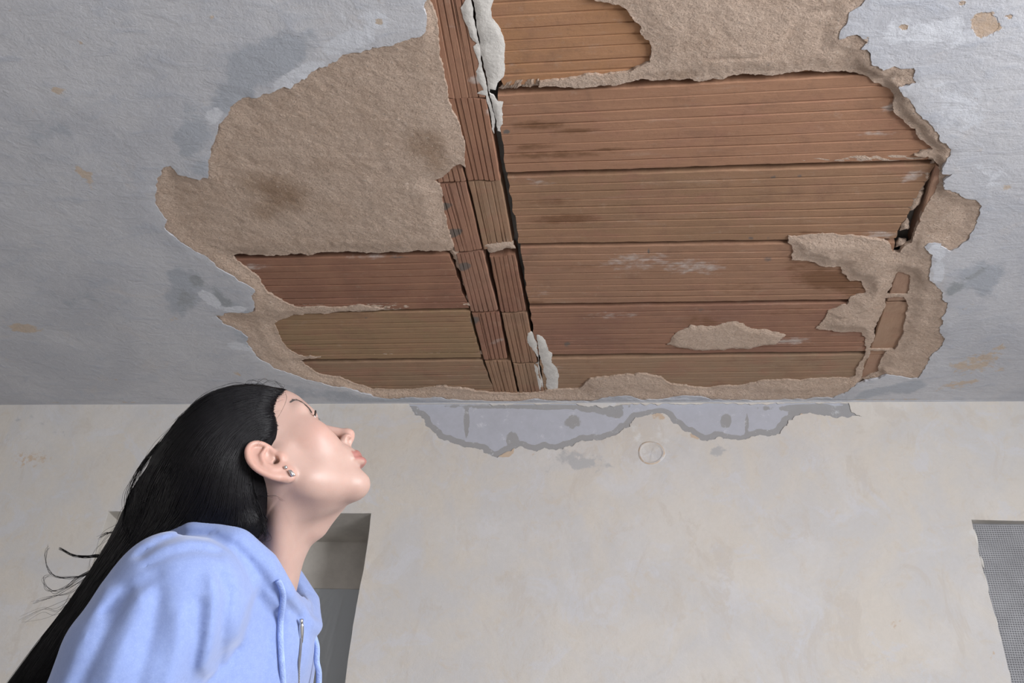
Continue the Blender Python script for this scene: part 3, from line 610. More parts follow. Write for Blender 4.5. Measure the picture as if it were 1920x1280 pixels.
# ------------------------------------------------------------------ the woman
# signed distance shapes on a voxel grid, meshed with surface nets
class Grid:
    def __init__(s, lo, hi, h):
        s.lo = np.array(lo, float); s.h = h; s.n = np.ceil((np.array(hi)-s.lo)/h).astype(int)+1
        s.f = np.full(s.n, 1.0, np.float32); s.marg = 0.
        s.ax = [s.lo[i]+h*np.arange(s.n[i]) for i in range(3)]
    def box(s, c, r):
        a = np.clip(np.floor((np.asarray(c)-r-s.lo)/s.h).astype(int), 0, s.n); b = np.clip(np.ceil((np.asarray(c)+r-s.lo)/s.h).astype(int)+1, 0, s.n)
        sl = tuple(slice(i, j) for i, j in zip(a, b))
        g = np.meshgrid(*[s.ax[i][sl[i]].astype(np.float32) for i in range(3)], indexing='ij')
        return sl, g
    def ell(s, c, r, k=.01, op='u', rot=None):
        r = np.array(r, float); R = (r.max()+k*1.5+2*s.h) if op == 'u' else r.max()+k*1.5+s.h
        sl, g = s.box(c, R)
        if g[0].size == 0: return s
        q = [g[i]-np.float32(c[i]) for i in range(3)]
        if rot is not None: q = [sum(rot[i][j]*q[j] for j in range(3)) for i in range(3)]
        k0 = np.sqrt(sum((q[i]/r[i])**2 for i in range(3)))+1e-6; k1 = np.sqrt(sum((q[i]/r[i]**2)**2 for i in range(3)))+1e-6
        return s.apply(sl, k0*(k0-1)/k1, k, op)
    def cone(s, a, b, ra, rb, k=.01, op='u', sq=None):
        a = np.array(a, float); b = np.array(b, float); c = (a+b)/2; R = np.abs(b-a)/2+max(ra, rb)+k*1.5+2*s.h+s.marg
        sl, g = s.box(c, R)
        if g[0].size == 0: return s
        d = b-a; L = d@d
        q = [g[i]-np.float32(a[i]) for i in range(3)]
        t = np.clip(sum(q[i]*d[i] for i in range(3))/L, 0, 1)
        dd = np.sqrt(sum((q[i]-t*d[i])**2 for i in range(3)))-(ra+(rb-ra)*t)
        return s.apply(sl, dd, k, op)
    def poly(s, pts, rad, k=.01, op='u'):
        P = np.array(pts, float); mr = max(rad)+k*1.5+2*s.h+s.marg; c = (P.min(0)+P.max(0))/2
        sl, g = s.box(c, (P.max(0)-P.min(0))/2+mr); best = None
        if g[0].size == 0: return s
        for i in range(len(P)-1):
            a, d = P[i], P[i+1]-P[i]; L = d@d+1e-12; q = [g[j]-np.float32(a[j]) for j in range(3)]
            t = np.clip(sum(q[j]*np.float32(d[j]) for j in range(3))/np.float32(L), 0, 1)
            dd = np.sqrt(sum((q[j]-t*np.float32(d[j]))**2 for j in range(3)))-np.float32(rad[i])-np.float32(rad[i+1]-rad[i])*t
            best = dd if best is None else np.minimum(best, dd)
        return s.apply(sl, best, k, op)
    def apply(s, sl, d, k, op):
        f = s.f[sl]
        if op == 's': f2 = -f
        else: f2 = f
        if k > 0:
            hh = np.clip(.5+.5*(f2-d)/k, 0, 1); r = f2*(1-hh)+d*hh-k*hh*(1-hh)
        else: r = np.minimum(f2, d)
        s.f[sl] = -r if op == 's' else r
        return s
    def mesh(s):
        f = s.f; ins = f < 0; n = s.n
        cnt = np.zeros(n-1, np.int8)
        for dx in (0, 1):
            for dy in (0, 1):
                for dz in (0, 1): cnt += ins[dx:n[0]-1+dx, dy:n[1]-1+dy, dz:n[2]-1+dz]
        act = (cnt > 0) & (cnt < 8); ci = np.argwhere(act); vid = -np.ones(n-1, np.int64); vid[act] = np.arange(len(ci))
        acc = np.zeros((len(ci), 3)); num = np.zeros(len(ci))
        cor = [(x, y, z) for x in (0, 1) for y in (0, 1) for z in (0, 1)]
        val = {c: f[ci[:, 0]+c[0], ci[:, 1]+c[1], ci[:, 2]+c[2]] for c in cor}
        for c in cor:
            for axd in range(3):
                if c[axd]: continue
                c2 = list(c); c2[axd] = 1; c2 = tuple(c2); a, b = val[c], val[c2]
                m = (a < 0) != (b < 0); t = a/(a-b+1e-12)
                p = np.repeat(np.array(c, float)[None], len(ci), 0); p[:, axd] += t
                acc[m] += p[m]; num[m] += 1
        V = s.lo+(ci+acc/num[:, None])*s.h; Fs = []
        for axd in range(3):
            o1, o2 = [i for i in range(3) if i != axd]
            sa = [slice(None)]*3; sb = [slice(None)]*3; sa[axd] = slice(0, -1); sb[axd] = slice(1, None)
            A_, B_ = ins[tuple(sa)], ins[tuple(sb)]; e = np.argwhere(A_ != B_)
            e = e[(e[:, o1] > 0) & (e[:, o2] > 0) & (e[:, o1] < n[o1]-1) & (e[:, o2] < n[o2]-1)]
            q = []
            for (i, j) in ((0, 0), (1, 0), (1, 1), (0, 1)):
                c = e.copy(); c[:, o1] -= i; c[:, o2] -= j; q.append(vid[c[:, 0], c[:, 1], c[:, 2]])
            q = np.stack(q, -1); flip = A_[e[:, 0], e[:, 1], e[:, 2]]
            if axd == 1: flip = ~flip
            q[~flip] = q[~flip][:, ::-1]; Fs.append(q)
        return V, np.concatenate(Fs)
    def sample(s, P):
        q = (np.asarray(P)-s.lo)/s.h; i = np.clip(np.floor(q).astype(int), 0, s.n-2); t = q-i; r = 0
        for dx in (0, 1):
            for dy in (0, 1):
                for dz in (0, 1):
                    r = r+(t[:, 0] if dx else 1-t[:, 0])*(t[:, 1] if dy else 1-t[:, 1])*(t[:, 2] if dz else 1-t[:, 2])*s.f[i[:, 0]+dx, i[:, 1]+dy, i[:, 2]+dz]
        return r
    def project(s, P, off=0., it=6):
        P = np.array(P, float); e = s.h
        for _ in range(it):
            d = s.sample(P)-off
            g = np.stack([s.sample(P+np.eye(3)[k]*e)-s.sample(P-np.eye(3)[k]*e) for k in range(3)], -1); l = np.linalg.norm(g, axis=1, keepdims=True)
            P -= np.clip(d, -.02, .02)[:, None]*g/np.maximum(l, 1e-6)
        return P
def relax(V, F, it=2, lam=.5):
    E = np.concatenate([F[:, [0, 1]], F[:, [1, 2]], F[:, [2, 3]], F[:, [3, 0]]]); E = np.concatenate([E, E[:, ::-1]])
    deg = np.bincount(E[:, 0], minlength=len(V))[:, None].clip(1)
    for _ in range(it):
        s = np.stack([np.bincount(E[:, 0], V[E[:, 1], k], len(V)) for k in range(3)], -1)
        V = V+lam*(s/deg-V)
    return V
HF, HR, HU = np.array([.6849, .1331, .7164]), np.array([.2836, -.9543, -.0938]), np.array([-.6712, -.2674, .6914])
HF /= np.linalg.norm(HF); HR -= (HR@HF)*HF; HR /= np.linalg.norm(HR); HU = np.cross(HR, HF); HU *= np.sign(HU[2])
HO = CAM+np.array([-.4773, 1.1574, .6128])
HM = np.stack([HF, HR, HU])                    # rows: head axes in the world
def h2w(P): return HO+np.asarray(P)@HM
def w2h(P): return (np.asarray(P)-HO)@HM.T
def hp(px, py, D): return w2h(at(px, py, D))

def refine(P, k=5):
    P = np.asarray(P, float); t = np.linspace(0, len(P)-1, (len(P)-1)*k+1); i = np.clip(np.floor(t).astype(int), 0, len(P)-2); f = (t-i)[:, None]
    p0, p1, p2, p3 = P[np.maximum(i-1, 0)], P[i], P[i+1], P[np.minimum(i+2, len(P)-1)]
    return .5*(2*p1+(p2-p0)*f+(2*p0-5*p1+4*p2-p3)*f*f+(3*p1-p0-3*p2+p3)*f**3)
def on_head(px, py, off):
    d = ray(px, py); s_ = 1.15
    for _ in range(600):
        q = w2h((CAM+d*s_)[None])
        if np.all(q[0] > G.lo+.004) and np.all(q[0] < G.lo+(G.n-2)*G.h) and G.sample(q)[0] < 0: break
        s_ += .001
    return CAM+d*(s_-off)
# --- head, ears and neck in the head's own frame (x forward, y her right, z up)
G = Grid((-.135, -.105, -.31), (.135, .105, .15), .0018)
E_, C_ = G.ell, G.cone
E_((-.014, 0, .048), (.092, .072, .083), 0)
E_((.034, 0, .045), (.054, .057, .058), .02)
E_((.034, 0, -.020), (.050, .054, .060), .02)
E_((.042, 0, -.058), (.040, .040, .036), .02)
E_((.0745, 0, -.048), (.026, .030, .025), .014)
for s in (-1, 1):
    C_((.010, s*.046, -.050), (.066, s*.012, -.086), .014, .013, .022)
    C_((.004, s*.055, -.010), (.012, s*.046, -.050), .014, .014, .02)
    E_((.0562, s*.042, -.010), (.021, .0185, .0165), .02)
    E_((.0550, s*.033, -.028), (.025, .021, .021), .022)
    E_((.044, s*.047, .006), (.027, .0155, .028), .02)
    C_((.079, s*.008, .034), (.064, s*.046, .037), .009, .009, .014)
E_((.0735, 0, -.0885), (.0165, .018, .0155), .016)
# eye sockets, lids
for s in (-1, 1):
    E_((.085, s*.031, .016), (.013, .017, .011), .012, 's')
    E_((.0655, s*.032, .0160), (.0138, .0155, .0132), .004)
# nose
C_((.0795, 0, .018), (.104, 0, -.016), .0060, .0085, .009)
E_((.1085, 0, -.020), (.0098, .0092, .0088), .007)
for s in (-1, 1): E_((.0985, s*.0115, -.0265), (.0090, .0062, .0070), .006)
C_((.1075, 0, -.0265), (.095, 0, -.034), .0048, .0055, .005)
for s in (-1, 1): E_((.1035, s*.0078, -.0325), (.0062, .0036, .0052), .0015, 's')
# lips
for s in (-1, 1):
    G.poly([(.0995, 0, -.0535), (.0985, s*.006, -.0522), (.0935, s*.015, -.0552), (.085, s*.0235, -.0585)], [.0052, .0055, .0045, .0028], .004)
    G.poly([(.0985, 0, -.0648), (.0965, s*.008, -.0645), (.0915, s*.016, -.0620), (.085, s*.0235, -.0590)], [.0064, .0062, .0046, .0026], .004)
    G.poly([(.1065, 0, -.0588), (.101, s*.012, -.0590), (.0885, s*.0245, -.0590)], [.0010, .0010, .0011], .002, 's')
E_((.0985, 0, -.0785), (.008, .016, .005), .008, 's')
# ears
EO = np.array([-.008, 0, -.010])
for s in (-1, 1):
    e_ = lambda c: tuple(np.array(c)+EO)
    E_(e_((-.0135, s*.0765, -.001)), (.0190, .0038, .031), .004, rot=[(.89, -.41*s, .18), (.41*s, .91, 0), (-.17, .07*s, .98)])
    E_(e_((-.004, s*.0790, -.001)), (.0105, .0090, .014), .003, 's')
    E_(e_((-.018, s*.0895, .009)), (.006, .0055, .012), .003, 's')
    H_ = [(.003, .0705, .004), (.001, .0745, .016), (-.006, .0790, .0255), (-.016, .0825, .0290), (-.026, .0850, .0230), (-.0315, .0860, .0105), (-.0305, .0845, -.004), (-.0235, .0805, -.017), (-.0145, .0765, -.026), (-.006, .0725, -.032)]
    hr = np.interp(np.linspace(0, 9, 46), range(10), [.0030, .0034, .0037, .0040, .0042, .0042, .0042, .0042, .0042, .004])
    G.poly(refine([e_((x, s*y, z)) for x, y, z in H_]), hr, .003)
    G.poly([e_(p) for p in [(-.004, s*.0790, .015), (-.015, s*.0825, .0085), (-.0195, s*.0825, -.004), (-.0145, s*.0795, -.015), (-.006, s*.076, -.0195)]], [.0022, .0030, .0032, .0030, .0026], .003)
    E_(e_((-.001, s*.0722, -.0300)), (.0088, .0042, .0105), .005)
    E_(e_((.0065, s*.0700, -.0035)), (.0045, .0050, .0060), .003)
    E_(e_((.0000, s*.0745, -.0030)), (.0045, .0110, .0065), .002, 's')
# neck
C_((.058, 0, -.076), hp(618, 938, 1.385), .012, .014, .024)
for s in (-1, 1): C_((.022, s*.030, -.056), hp(535, 962, 1.39-s*.03), .024, .030, .03)
nt, nb = hp(566, 915, 1.395), hp(468, 1092, 1.37)
C_(nt, nb, .049, .054, .022)
C_(hp(520, 935, 1.41), hp(430, 1070, 1.40), .045, .053, .02)
C_(hp(632, 935, 1.385), hp(592, 985, 1.385), .010, .016, .022)
for s in (-1, 1):
    C_((-.012, s*.046, -.025), hp(520, 1110, 1.37-s*.022), .013, .012, .035)
C_(hp(470, 1095, 1.37), hp(430, 1150, 1.37), .055, .075, .03)
nn = w2h(on_head(655.5, 822, 0))
for s in (-1, 1): E_((nn[0], s*nn[1], nn[2]), (.0040, .0034, .0046), .001, 's')
en = w2h(on_head(519, 864, 0))
for s in (-1, 1): E_((en[0]-.001, s*(en[1]-.002), en[2]), (.0050, .0090, .0036), .001, 's')
V, F = G.mesh(); V = relax(V, F, 2, .45); hv = V.copy(); headV = h2w(V); headF = F[:, ::-1] if np.linalg.det(HM) < 0 else F
hx, hy, hz = hv.T
lip = np.zeros(len(hv))
ay = np.abs(hy)
up_edge = -.0478-.10*ay+.0012*np.cos(ay*520); lo_edge = -.0712+.42*np.maximum(ay-.004, 0)
lipm = smooth(.0008, -.0008, hz-up_edge)*smooth(-.0010, .0010, hz-lo_edge)*smooth(.026, .0235, ay)*(hx > .083)
blush = np.exp(-(((hx-.058)/.03)**2+((ay-.048)/.03)**2+((hz+.012)/.022)**2))
ear = smooth(.068, .078, ay)*(np.abs(hx+.020) < .03)*(np.abs(hz+.010) < .045)
ear = np.maximum(ear, .8*np.exp(-(((hx-.108)/.012)**2+((hz+.024)/.014)**2)))

# --- rest of the body, hidden under the clothes
PEL = np.array([-.70, 1.24, .92]); CHEST = at(420, 1230, 1.36)
B2 = Grid((-1.1, .75, 0), (-.3, 1.75, 1.62), .013)
ax_front = np.array([.985, -.17, 0]); ax_near = np.array([-.17, -.985, 0])
def T_(f, n, z): return np.array([PEL[0], PEL[1], 0])+ax_front*f+ax_near*n+np.array([0, 0, z])
B2.cone(CHEST, PEL+(0, 0, .06), .085, .10, .03); B2.cone(at(460, 1130, 1.36), CHEST, .06, .10, .03)
for s in (-1, 1):
    B2.cone(T_(0, s*.09, .90), T_(.02, s*.10, .50), .085, .058, .03); B2.cone(T_(.02, s*.10, .50), T_(-.01, s*.10, .09), .055, .038, .02); B2.cone(T_(-.03, s*.10, .045), T_(.15, s*.11, .035), .038, .028, .02)
V2, F2 = B2.mesh(); V2 = relax(V2, F2, 2)
V = np.concatenate([headV, V2]); F = np.concatenate([headF, F2+len(headV)]); zz = np.zeros(len(V2))
N = NT('skin'); n1_ = N.noise(35, 5, .6)
col = N.mix(N.ramp(n1_, .35, .65, 0, .3), (.465, .305, .255), (.525, .365, .31))
col = N.mix(N.math('MULTIPLY', N.attr('blush'), .35), col, (.56, .27, .21))
col = N.mix(N.math('MULTIPLY', N.attr('ear'), .35), col, (.57, .27, .20))
col = N.mix(N.math('MULTIPLY', N.attr('lip'), .9), col, (.38, .155, .135))
SKIN = N.fin(col, N.mix(N.attr('lip'), (.46,)*3, (.36,)*3), N.bump(N.noise(420, 4, .6), .12, .0012), Subsurface_Weight=.25, Subsurface_Scale=.008, Specular_IOR_Level=.45)
N.b.inputs['Subsurface Radius'].default_value = (1, .35, .2)
feet = np.array([PEL[0], PEL[1], 0.])
person = bpy.data.objects.new('person', None); COL.objects.link(person); person.location = feet; person.empty_display_size = .2
tag(person, 'woman in a light blue hoodie with long black hair looking up at the broken ceiling', 'person')
body = mesh_obj('body', V, F, SKIN, person, attrs=dict(lip=np.r_[lipm, zz], blush=np.r_[blush, zz], ear=np.r_[ear, zz]))

# eyes
def ball(c, r, n=20, m_=14):
    V = []; F = []
    for i in range(m_+1):
        for j in range(n):
            a, b = math.pi*i/m_, 2*math.pi*j/n; V.append(np.array(c)+np.array(r)*np.array([math.cos(a), math.sin(a)*math.cos(b), math.sin(a)*math.sin(b)]))
    for i in range(m_):
        for j in range(n): F.append((i*n+j, i*n+(j+1) % n, (i+1)*n+(j+1) % n, (i+1)*n+j))
    return V, F
N = NT('eyeball'); EYE = N.fin(N.mix(N.attr('iris'), N.mix(N.attr('pupil'), (.80, .76, .74), (.012, .01, .01)), (.10, .06, .035)), .12)
EC, ER = np.array([.0655, .032, .0160]), np.array([.0138, .0155, .0132])
def eye_pt(u, v, k):
    y = EC[1]+.0125*u; z = EC[2]+.0008+.0040*v*math.sqrt(max(0, 1-u*u)); t = max(1e-4, 1-((y-EC[1])/ER[1])**2-((z-EC[2])/ER[2])**2)
    return np.array([EC[0]+ER[0]*math.sqrt(t)+k, y, z])
for s in (1, -1):
    Vh = []; ir = []; pu = []; n_, m_ = 24, 10
    for i in range(n_+1):
        for j in range(m_+1):
            u, v = 2*i/n_-1, 2*j/m_-1; p = eye_pt(u*.985, v, .0004); Vh.append(p*np.array([1, s, 1]))
            r = math.hypot(p[1]-EC[1], p[2]-EC[2]-.0015); ir.append(float(.0022 < r < .0056)); pu.append(float(r <= .0022))
    Fh = [(i*(m_+1)+j, (i+1)*(m_+1)+j, (i+1)*(m_+1)+j+1, i*(m_+1)+j+1) for i in range(n_) for j in range(m_)]
    mesh_obj('eye', h2w(Vh), Fh, EYE, person, attrs=dict(iris=ir, pupil=pu), recentre=True)
    for v, r in ((1, .0011), (-1, .0009)):
        mb = MB(); mb.tube(h2w([eye_pt(u, v, .0002)*np.array([1, s, 1]) for u in np.linspace(-1, 1, 19)]), r, 6)
        mesh_obj('eyelid', mb.V, mb.F, SKIN, person, attrs=dict(lip=np.zeros(len(mb.V)), blush=np.ones(len(mb.V)), ear=np.zeros(len(mb.V))), recentre=True)
N = NT('brow_hair'); BROW = N.fin((.05, .037, .033), .75)
bl = [w2h(on_head(a, b, 0)) for a, b in ((548,752.5),(553,750),(560,751),(567,755),(574,761),(580,767.5),(584,773))]
for s in (1, -1):
    mb = MB(); rr = random.Random(5)
    B_ = np.array(bl)*np.array([1, s, 1])
    for i in range(620):
        t = rr.random(); y = t*(len(B_)-1); j = min(int(y), len(B_)-2); c = B_[j]+(B_[j+1]-B_[j])*(y-j); d = B_[j]-B_[j+1]; d = d/np.linalg.norm(d)
        wv = .0021*(.35+.65*math.sin(math.pi*min(1, .15+t)))
        q = c+HM@CU*rr.gauss(0, .0014*(1-t)+.0006*t+.0012*math.sin(math.pi*t)*(1-t)); L = rr.uniform(.003, .0055)
        pts_ = G.project(np.array([q, q+d*L*.5, q+d*L+np.array([0, 0, .0006])]), .0004); mb.tube(h2w(pts_), [.0003, .00026, .00012], 3)
    mb.build('eyebrow', BROW, person)
    mb = MB()
    for i in range(54):
        u = -1+2*i/53; p = eye_pt(u, 1, .0009); d = np.array([.75, u*.75, .30]); d /= np.linalg.norm(d); L = .0065
        mb.tube(h2w(np.array([p, p+d*L*.5, p+d*L+np.array([0, 0, .0020])])*np.array([1, s, 1])), [.00026, .0002, .00008], 3)
    for i in range(26):
        u = -1+2*i/25; p = eye_pt(u, -1, .0007); d = np.array([.85, u*.6, -.4]); d /= np.linalg.norm(d)
        mb.tube(h2w(np.array([p, p+d*.0016, p+d*.0032])*np.array([1, s, 1])), [.00014, .00011, .00006], 3)
    mb.build('eyelashes', BROW, person)

# --- hoodie
Y_ = at
H = Grid((-1.12, .80, .90), (-.30, 1.72, 1.66), .0045)
def ctube(lst, k=.02, op='u'): H.poly([Y_(a, b, d) for a, b, d, r in lst], [r for *_, r in lst], k, op)
# trunk: three columns side by side give the chest its width
waist = T_(0, 0, .98)
for n_, r0, r1 in ((-.11, .095, .105), (0, .115, .118), (.11, .095, .105)):
    top_ = at(415, 1215, 1.36)+ax_near*n_*.75-np.array([0, 0, .25*abs(n_)]); H.cone(top_, T_(.01, n_, .98), r0, r1, .05)
H.cone(at(482, 1212, 1.335), T_(.06, 0, 1.02), .068, .10, .05); H.cone(at(482, 1215, 1.41), T_(.06, -.05, 1.02), .062, .10, .05)
# shoulders and upper arms (elbows back, hands in the front pocket)
ctube([(470,1115,1.36,.062), (400,1110,1.28,.066), (330,1128,1.19,.078)], .05)
ctube([(330,1128,1.19,.078), (248,1240,1.15,.084), (180,1400,1.12,.074)], .035)
elb = at(180, 1415, 1.12); H.cone(elb, T_(.10, .13, 1.06), .066, .055, .03)
ctube([(470,1115,1.36,.062), (420,1120,1.47,.064), (380,1150,1.56,.07)], .05)
elf = at(300, 1400, 1.66); H.cone(at(380, 1150, 1.56), elf, .07, .06, .03); H.cone(elf, T_(.10, -.13, 1.06), .058, .05, .03)
H.cone(T_(.12, .10, 1.06), T_(.12, -.10, 1.06), .055, .055, .03)
# upper back under the hood
ctube([(330,1080,1.36,.052), (292,1160,1.38,.075), (250,1270,1.38,.09)], .03)
# folded hood round the neck
ctube([(552,1150,1.325,.015), (525,1112,1.285,.021), (486,1064,1.262,.026), (436,1030,1.255,.031), (375,1016,1.27,.031), (325,1034,1.31,.030), (290,1060,1.35,.026)], .012)
ctube([(590,1172,1.375,.012), (575,1130,1.43,.02), (530,1075,1.46,.026), (470,1030,1.47,.03), (400,1010,1.46,.034), (345,1025,1.42,.032), (290,1060,1.36,.026)], .012)
ctube([(345,1050,1.33,.036), (315,1095,1.36,.045), (280,1150,1.38,.05)], .02)
ctube([(552,1150,1.325,.013), (574,1168,1.335,.011), (588,1176,1.36,.011)], .008)
# neck opening
H.poly([Y_(585, 990, 1.375), Y_(525, 1065, 1.375), Y_(488, 1115, 1.375), Y_(470, 1150, 1.375)], [.060, .060, .056, .04], .006, 's')
# folds: traced where they run over the near side
Pg = np.stack(np.meshgrid(*H.ax, indexing='ij'), -1).reshape(-1, 3); band_ = np.abs(H.f.reshape(-1)) < .03; Q = Pg[band_]; qp = to_px(Q); depth = (Q-CAM)@CF
disp = np.zeros(len(Q)); wid_ = 1.0
FOLDS = [  # polyline, half width px, depth m (+ groove, - ridge)
 ([(492,1090),(484,1115),(471,1139),(462,1175),(453,1207),(430,1240),(399,1266),(380,1290)], 3.5, .0030),
 ([(484,1092),(462,1140),(444,1205),(420,1238),(390,1262)], 9, -.0030),
 ([(412,1080),(428,1110),(420,1150),(416,1200),(408,1240)], 9, .0060), ([(398,1085),(402,1130),(396,1190),(384,1250)], 13, -.0055),
 ([(372,1130),(368,1200),(352,1285)], 12, .0050), ([(335,1150),(330,1220),(312,1290)], 16, -.0045),
 ([(300,1110),(285,1190),(255,1290)], 14, .0045), ([(262,1120),(232,1200),(200,1290)], 16, -.0040),
 ([(235,1110),(200,1180),(150,1290)], 12, .0045), ([(200,1105),(160,1180),(115,1290)], 12, -.0030), ([(300,1075),(240,1110),(195,1150)], 9, .0040),
 ([(262,1042),(300,1016),(345,1001),(395,1003),(440,1024),(478,1062),(505,1098),(538,1132),(560,1158)], 5, .0055),
 ([(275,1062),(320,1038),(370,1028),(410,1036)], 9, .0040),
 ([(515,1150),(505,1210),(490,1290)], 10, .0035), ([(545,1160),(540,1220),(530,1290)], 9, -.0025), ([(440,1215),(400,1250),(350,1290)], 12, .0045)]
for pl, wd, dp_ in FOLDS:
    best = np.full(len(Q), 1e9)
    for a, b in zip(pl[:-1], pl[1:]):
        a = np.array(a, float); b = np.array(b, float); t = np.clip(((qp-a)@(b-a))/((b-a)@(b-a)), 0, 1)
        best = np.minimum(best, np.linalg.norm(qp-a-t[:, None]*(b-a), axis=1))
    disp += (1.25 if wd > 8 else 1.3)*dp_*np.exp(-(best/max(wd, 7.5))**2)*smooth(1.42, 1.34, depth)
disp = np.clip(disp, -.009, .0065)+fbm(Q, 14, 2, 91)*.0022
ff = H.f.reshape(-1); ff[band_] += disp; H.f = ff.reshape(H.n)
V, F = H.mesh(); V = relax(V, F, 2, .45)
N = NT('hoodie_fleece')
fz = N.noise(120, 5, .7); tw = N.n('ShaderNodeTexWave'); tw.wave_type = 'BANDS'; N.set(tw.inputs['Vector'], N.scaled((1, 1, 1), rot=(.4, .5, .8))); tw.inputs['Scale'].default_value = 420; tw.inputs['Distortion'].default_value = 3
col = N.mix(N.ramp(fz, .3, .7), (.205, .275, .53), (.23, .305, .565)); col = N.mix(N.ramp(N.noise(600, 3, .7), .45, .75, 0, .35), col, (.34, .42, .68))
HOOD = N.fin(col, .95, N.bump(tw.outputs['Fac'], .18, .0008, N.bump(fz, .12, .003)), Sheen_Weight=.35, Sheen_Roughness=.5)
hoodie = mesh_obj('hoodie', V, F, HOOD, person); hoodie['label'] = 'light blue fleece hoodie with the hood down'
# cords, zipper
def on_hood(pl, off=.002):
    P = np.array([Y_(a, b, 1.30) for a, b in pl]); out = []
    for p, (a, b) in zip(P, pl):          # march from the viewer's side to the cloth
        d = ray(a, b); s_ = 1.0
        for _ in range(400):
            q = CAM+d*s_
            if np.all(q > H.lo+.01) and np.all(q < H.lo+(H.n-2)*H.h) and H.sample(q[None])[0] < .001: break
            s_ += .0025
            if s_ > 1.55: s_ = 1.33; break
        out.append(CAM+d*(s_-off))
    return np.array(out)
CORD = mat_simple('cord_cotton', (.33, .43, .76), .95, .6, 400)
c1 = on_hood([(521,1088),(527,1100),(531,1118),(529,1140),(526,1165),(526,1200),(528,1235),(530,1262),(531,1300)], .004)
MB().tube(refine(c1), .0042, 8, .55, tuple(-CF)).build('drawstring', CORD, hoodie, True)
sz = c1[3:].mean(0); dref = (c1[-1]-CAM)@CF
c2 = [at(588, 1190, 1.37), at(594, 1212, 1.365), at(594, 1240, 1.362), at(598, 1262, 1.36), at(597, 1300, 1.36)]
MB().tube(refine(c2), .0042, 8, .55, tuple(-CF)).build('drawstring', CORD, hoodie, True)
N = NT('zip_metal'); ZIP = N.fin((.62, .61, .60), .28, Metallic=1.)
zl = refine(on_hood([(566,1178),(565,1200),(563,1225),(561,1250),(560,1300)], .0025), 12)
mb = MB(); mb.tube(zl, .0012, 6)
for i, p in enumerate(zl[:-1]):
    if i % 1 == 0: mb.tube([p-CR*.0016-CF*.0006, p+CR*.0016-CF*.0006], .0007, 5)
zp = mb.build('zipper', ZIP, hoodie)
mb = MB(); a = zl[0]-CF*.004
mb.tube([a+CU*.012, a+CU*.004, a-CU*.006, a-CU*.018], [.002, .0036, .0034, .0022], 8, .5, tuple(-CF)); mb.tube([a+CU*.014, a+CU*.008], .0028, 8)
mb.build('zip_pull', ZIP, hoodie, True)

# trousers and shoes (below the frame)
TR = Grid((-1.1, .75, .05), (-.3, 1.75, 1.05), .012)
TR.cone(T_(0, .05, .99), T_(0, .06, .88), .115, .115, .03); TR.cone(T_(0, -.05, .99), T_(0, -.06, .88), .115, .115, .03)
for s in (-1, 1): TR.cone(T_(0, s*.085, .88), T_(.02, s*.10, .50), .098, .075, .02); TR.cone(T_(.02, s*.10, .50), T_(-.01, s*.10, .09), .073, .064, .015)
V, F = TR.mesh(); tr = mesh_obj('trousers', relax(V, F), F, mat_simple('dark_denim', (.05, .06, .10), .9, .4, 200), person); tr['label'] = 'dark denim trousers'
for s in (1, -1):
    SH = Grid(T_(.05, s*.105, .06)-.22, T_(.05, s*.105, .06)+.22, .008)
    SH.cone(T_(-.04, s*.10, .05), T_(.15, s*.112, .042), .05, .042, .02); SH.cone(T_(-.02, s*.10, .06), T_(-.01, s*.10, .11), .045, .05, .02)
    SH.f = np.maximum(SH.f, -(SH.ax[2][None, None, :]-.002).astype(np.float32)); V, F = SH.mesh()
    sh = mesh_obj('shoe', relax(V, F, 1), F, mat_simple('shoe_white', (.6, .6, .6), .6, 0), person, recentre=True)

# earring
SIL = ZIP
e0 = h2w((.002, .0768, -.0285)); mb = MB()
Vb, Fb = ball((0, 0, 0), (.0026,)*3, 12, 8); es = np.array(at(535.5, 876, 1)-CAM); 
lobe = None
e1 = on_head(535.5, 876, .002); e2 = on_head(541, 883, .003); D_ = (e1-CAM)@CF
mb.add(np.array(Vb)+e1, Fb); mb.build('ear_stud', SIL, person, True)
mb = MB(); q0, q1 = at(541, 881, D_-.002), at(550, 893, D_-.003); mb.tube([q0+(q1-q0)*t for t in (0, .25, .6, .9, 1)], [.0012, .0026, .0034, .0022, .0006], 8, .7)
q0, q1 = at(545, 881, D_+.001), at(553.5, 892, D_); mb.tube([q0+(q1-q0)*t for t in (0, .3, .7, 1)], [.0006, .0012, .0014, .0006], 6); mb.build('drop_earring', SIL, person, True)

# --- hair
K = Grid((-1.15, .90, 1.10), (-.30, 1.75, 1.76), .0045)
Pk = np.stack(np.meshgrid(*K.ax, indexing='ij'), -1).reshape(-1, 3); q = w2h(Pk).astype(np.float32)
def ellf(q, c, r):
    d = q-np.array(c, np.float32); r = np.array(r, np.float32); k0 = np.sqrt(((d/r)**2).sum(1))+1e-6; k1 = np.sqrt(((d/r**2)**2).sum(1))+1e-6
    return k0*(k0-1)/k1
cap = np.minimum(ellf(q, (-.016, 0, .049), (.098, .0785, .0895)), ellf(q, (.030, 0, .047), (.0610, .0630, .0630)))
line = (q[:, 0]-.026-.10*np.maximum(0, .05-np.abs(q[:, 1]))-.008*np.sin(q[:, 2]*90))*.70-(q[:, 2]-.036)*.715
cut = np.minimum(line, q[:, 0]+.034)
cut = np.where(q[:, 2] < -.05, q[:, 0]+.034, cut)
K.f = np.maximum(cap, cut).astype(np.float32).reshape(K.n)
K.marg = .05
def ktube(lst, k=.03): K.poly([Y_(a, b, d) for a, b, d, r in lst], [r for *_, r in lst], k)
ktube([(425,830,1.36,.066), (382,880,1.37,.070), (338,935,1.38,.060), (308,985,1.39,.048)], .03)
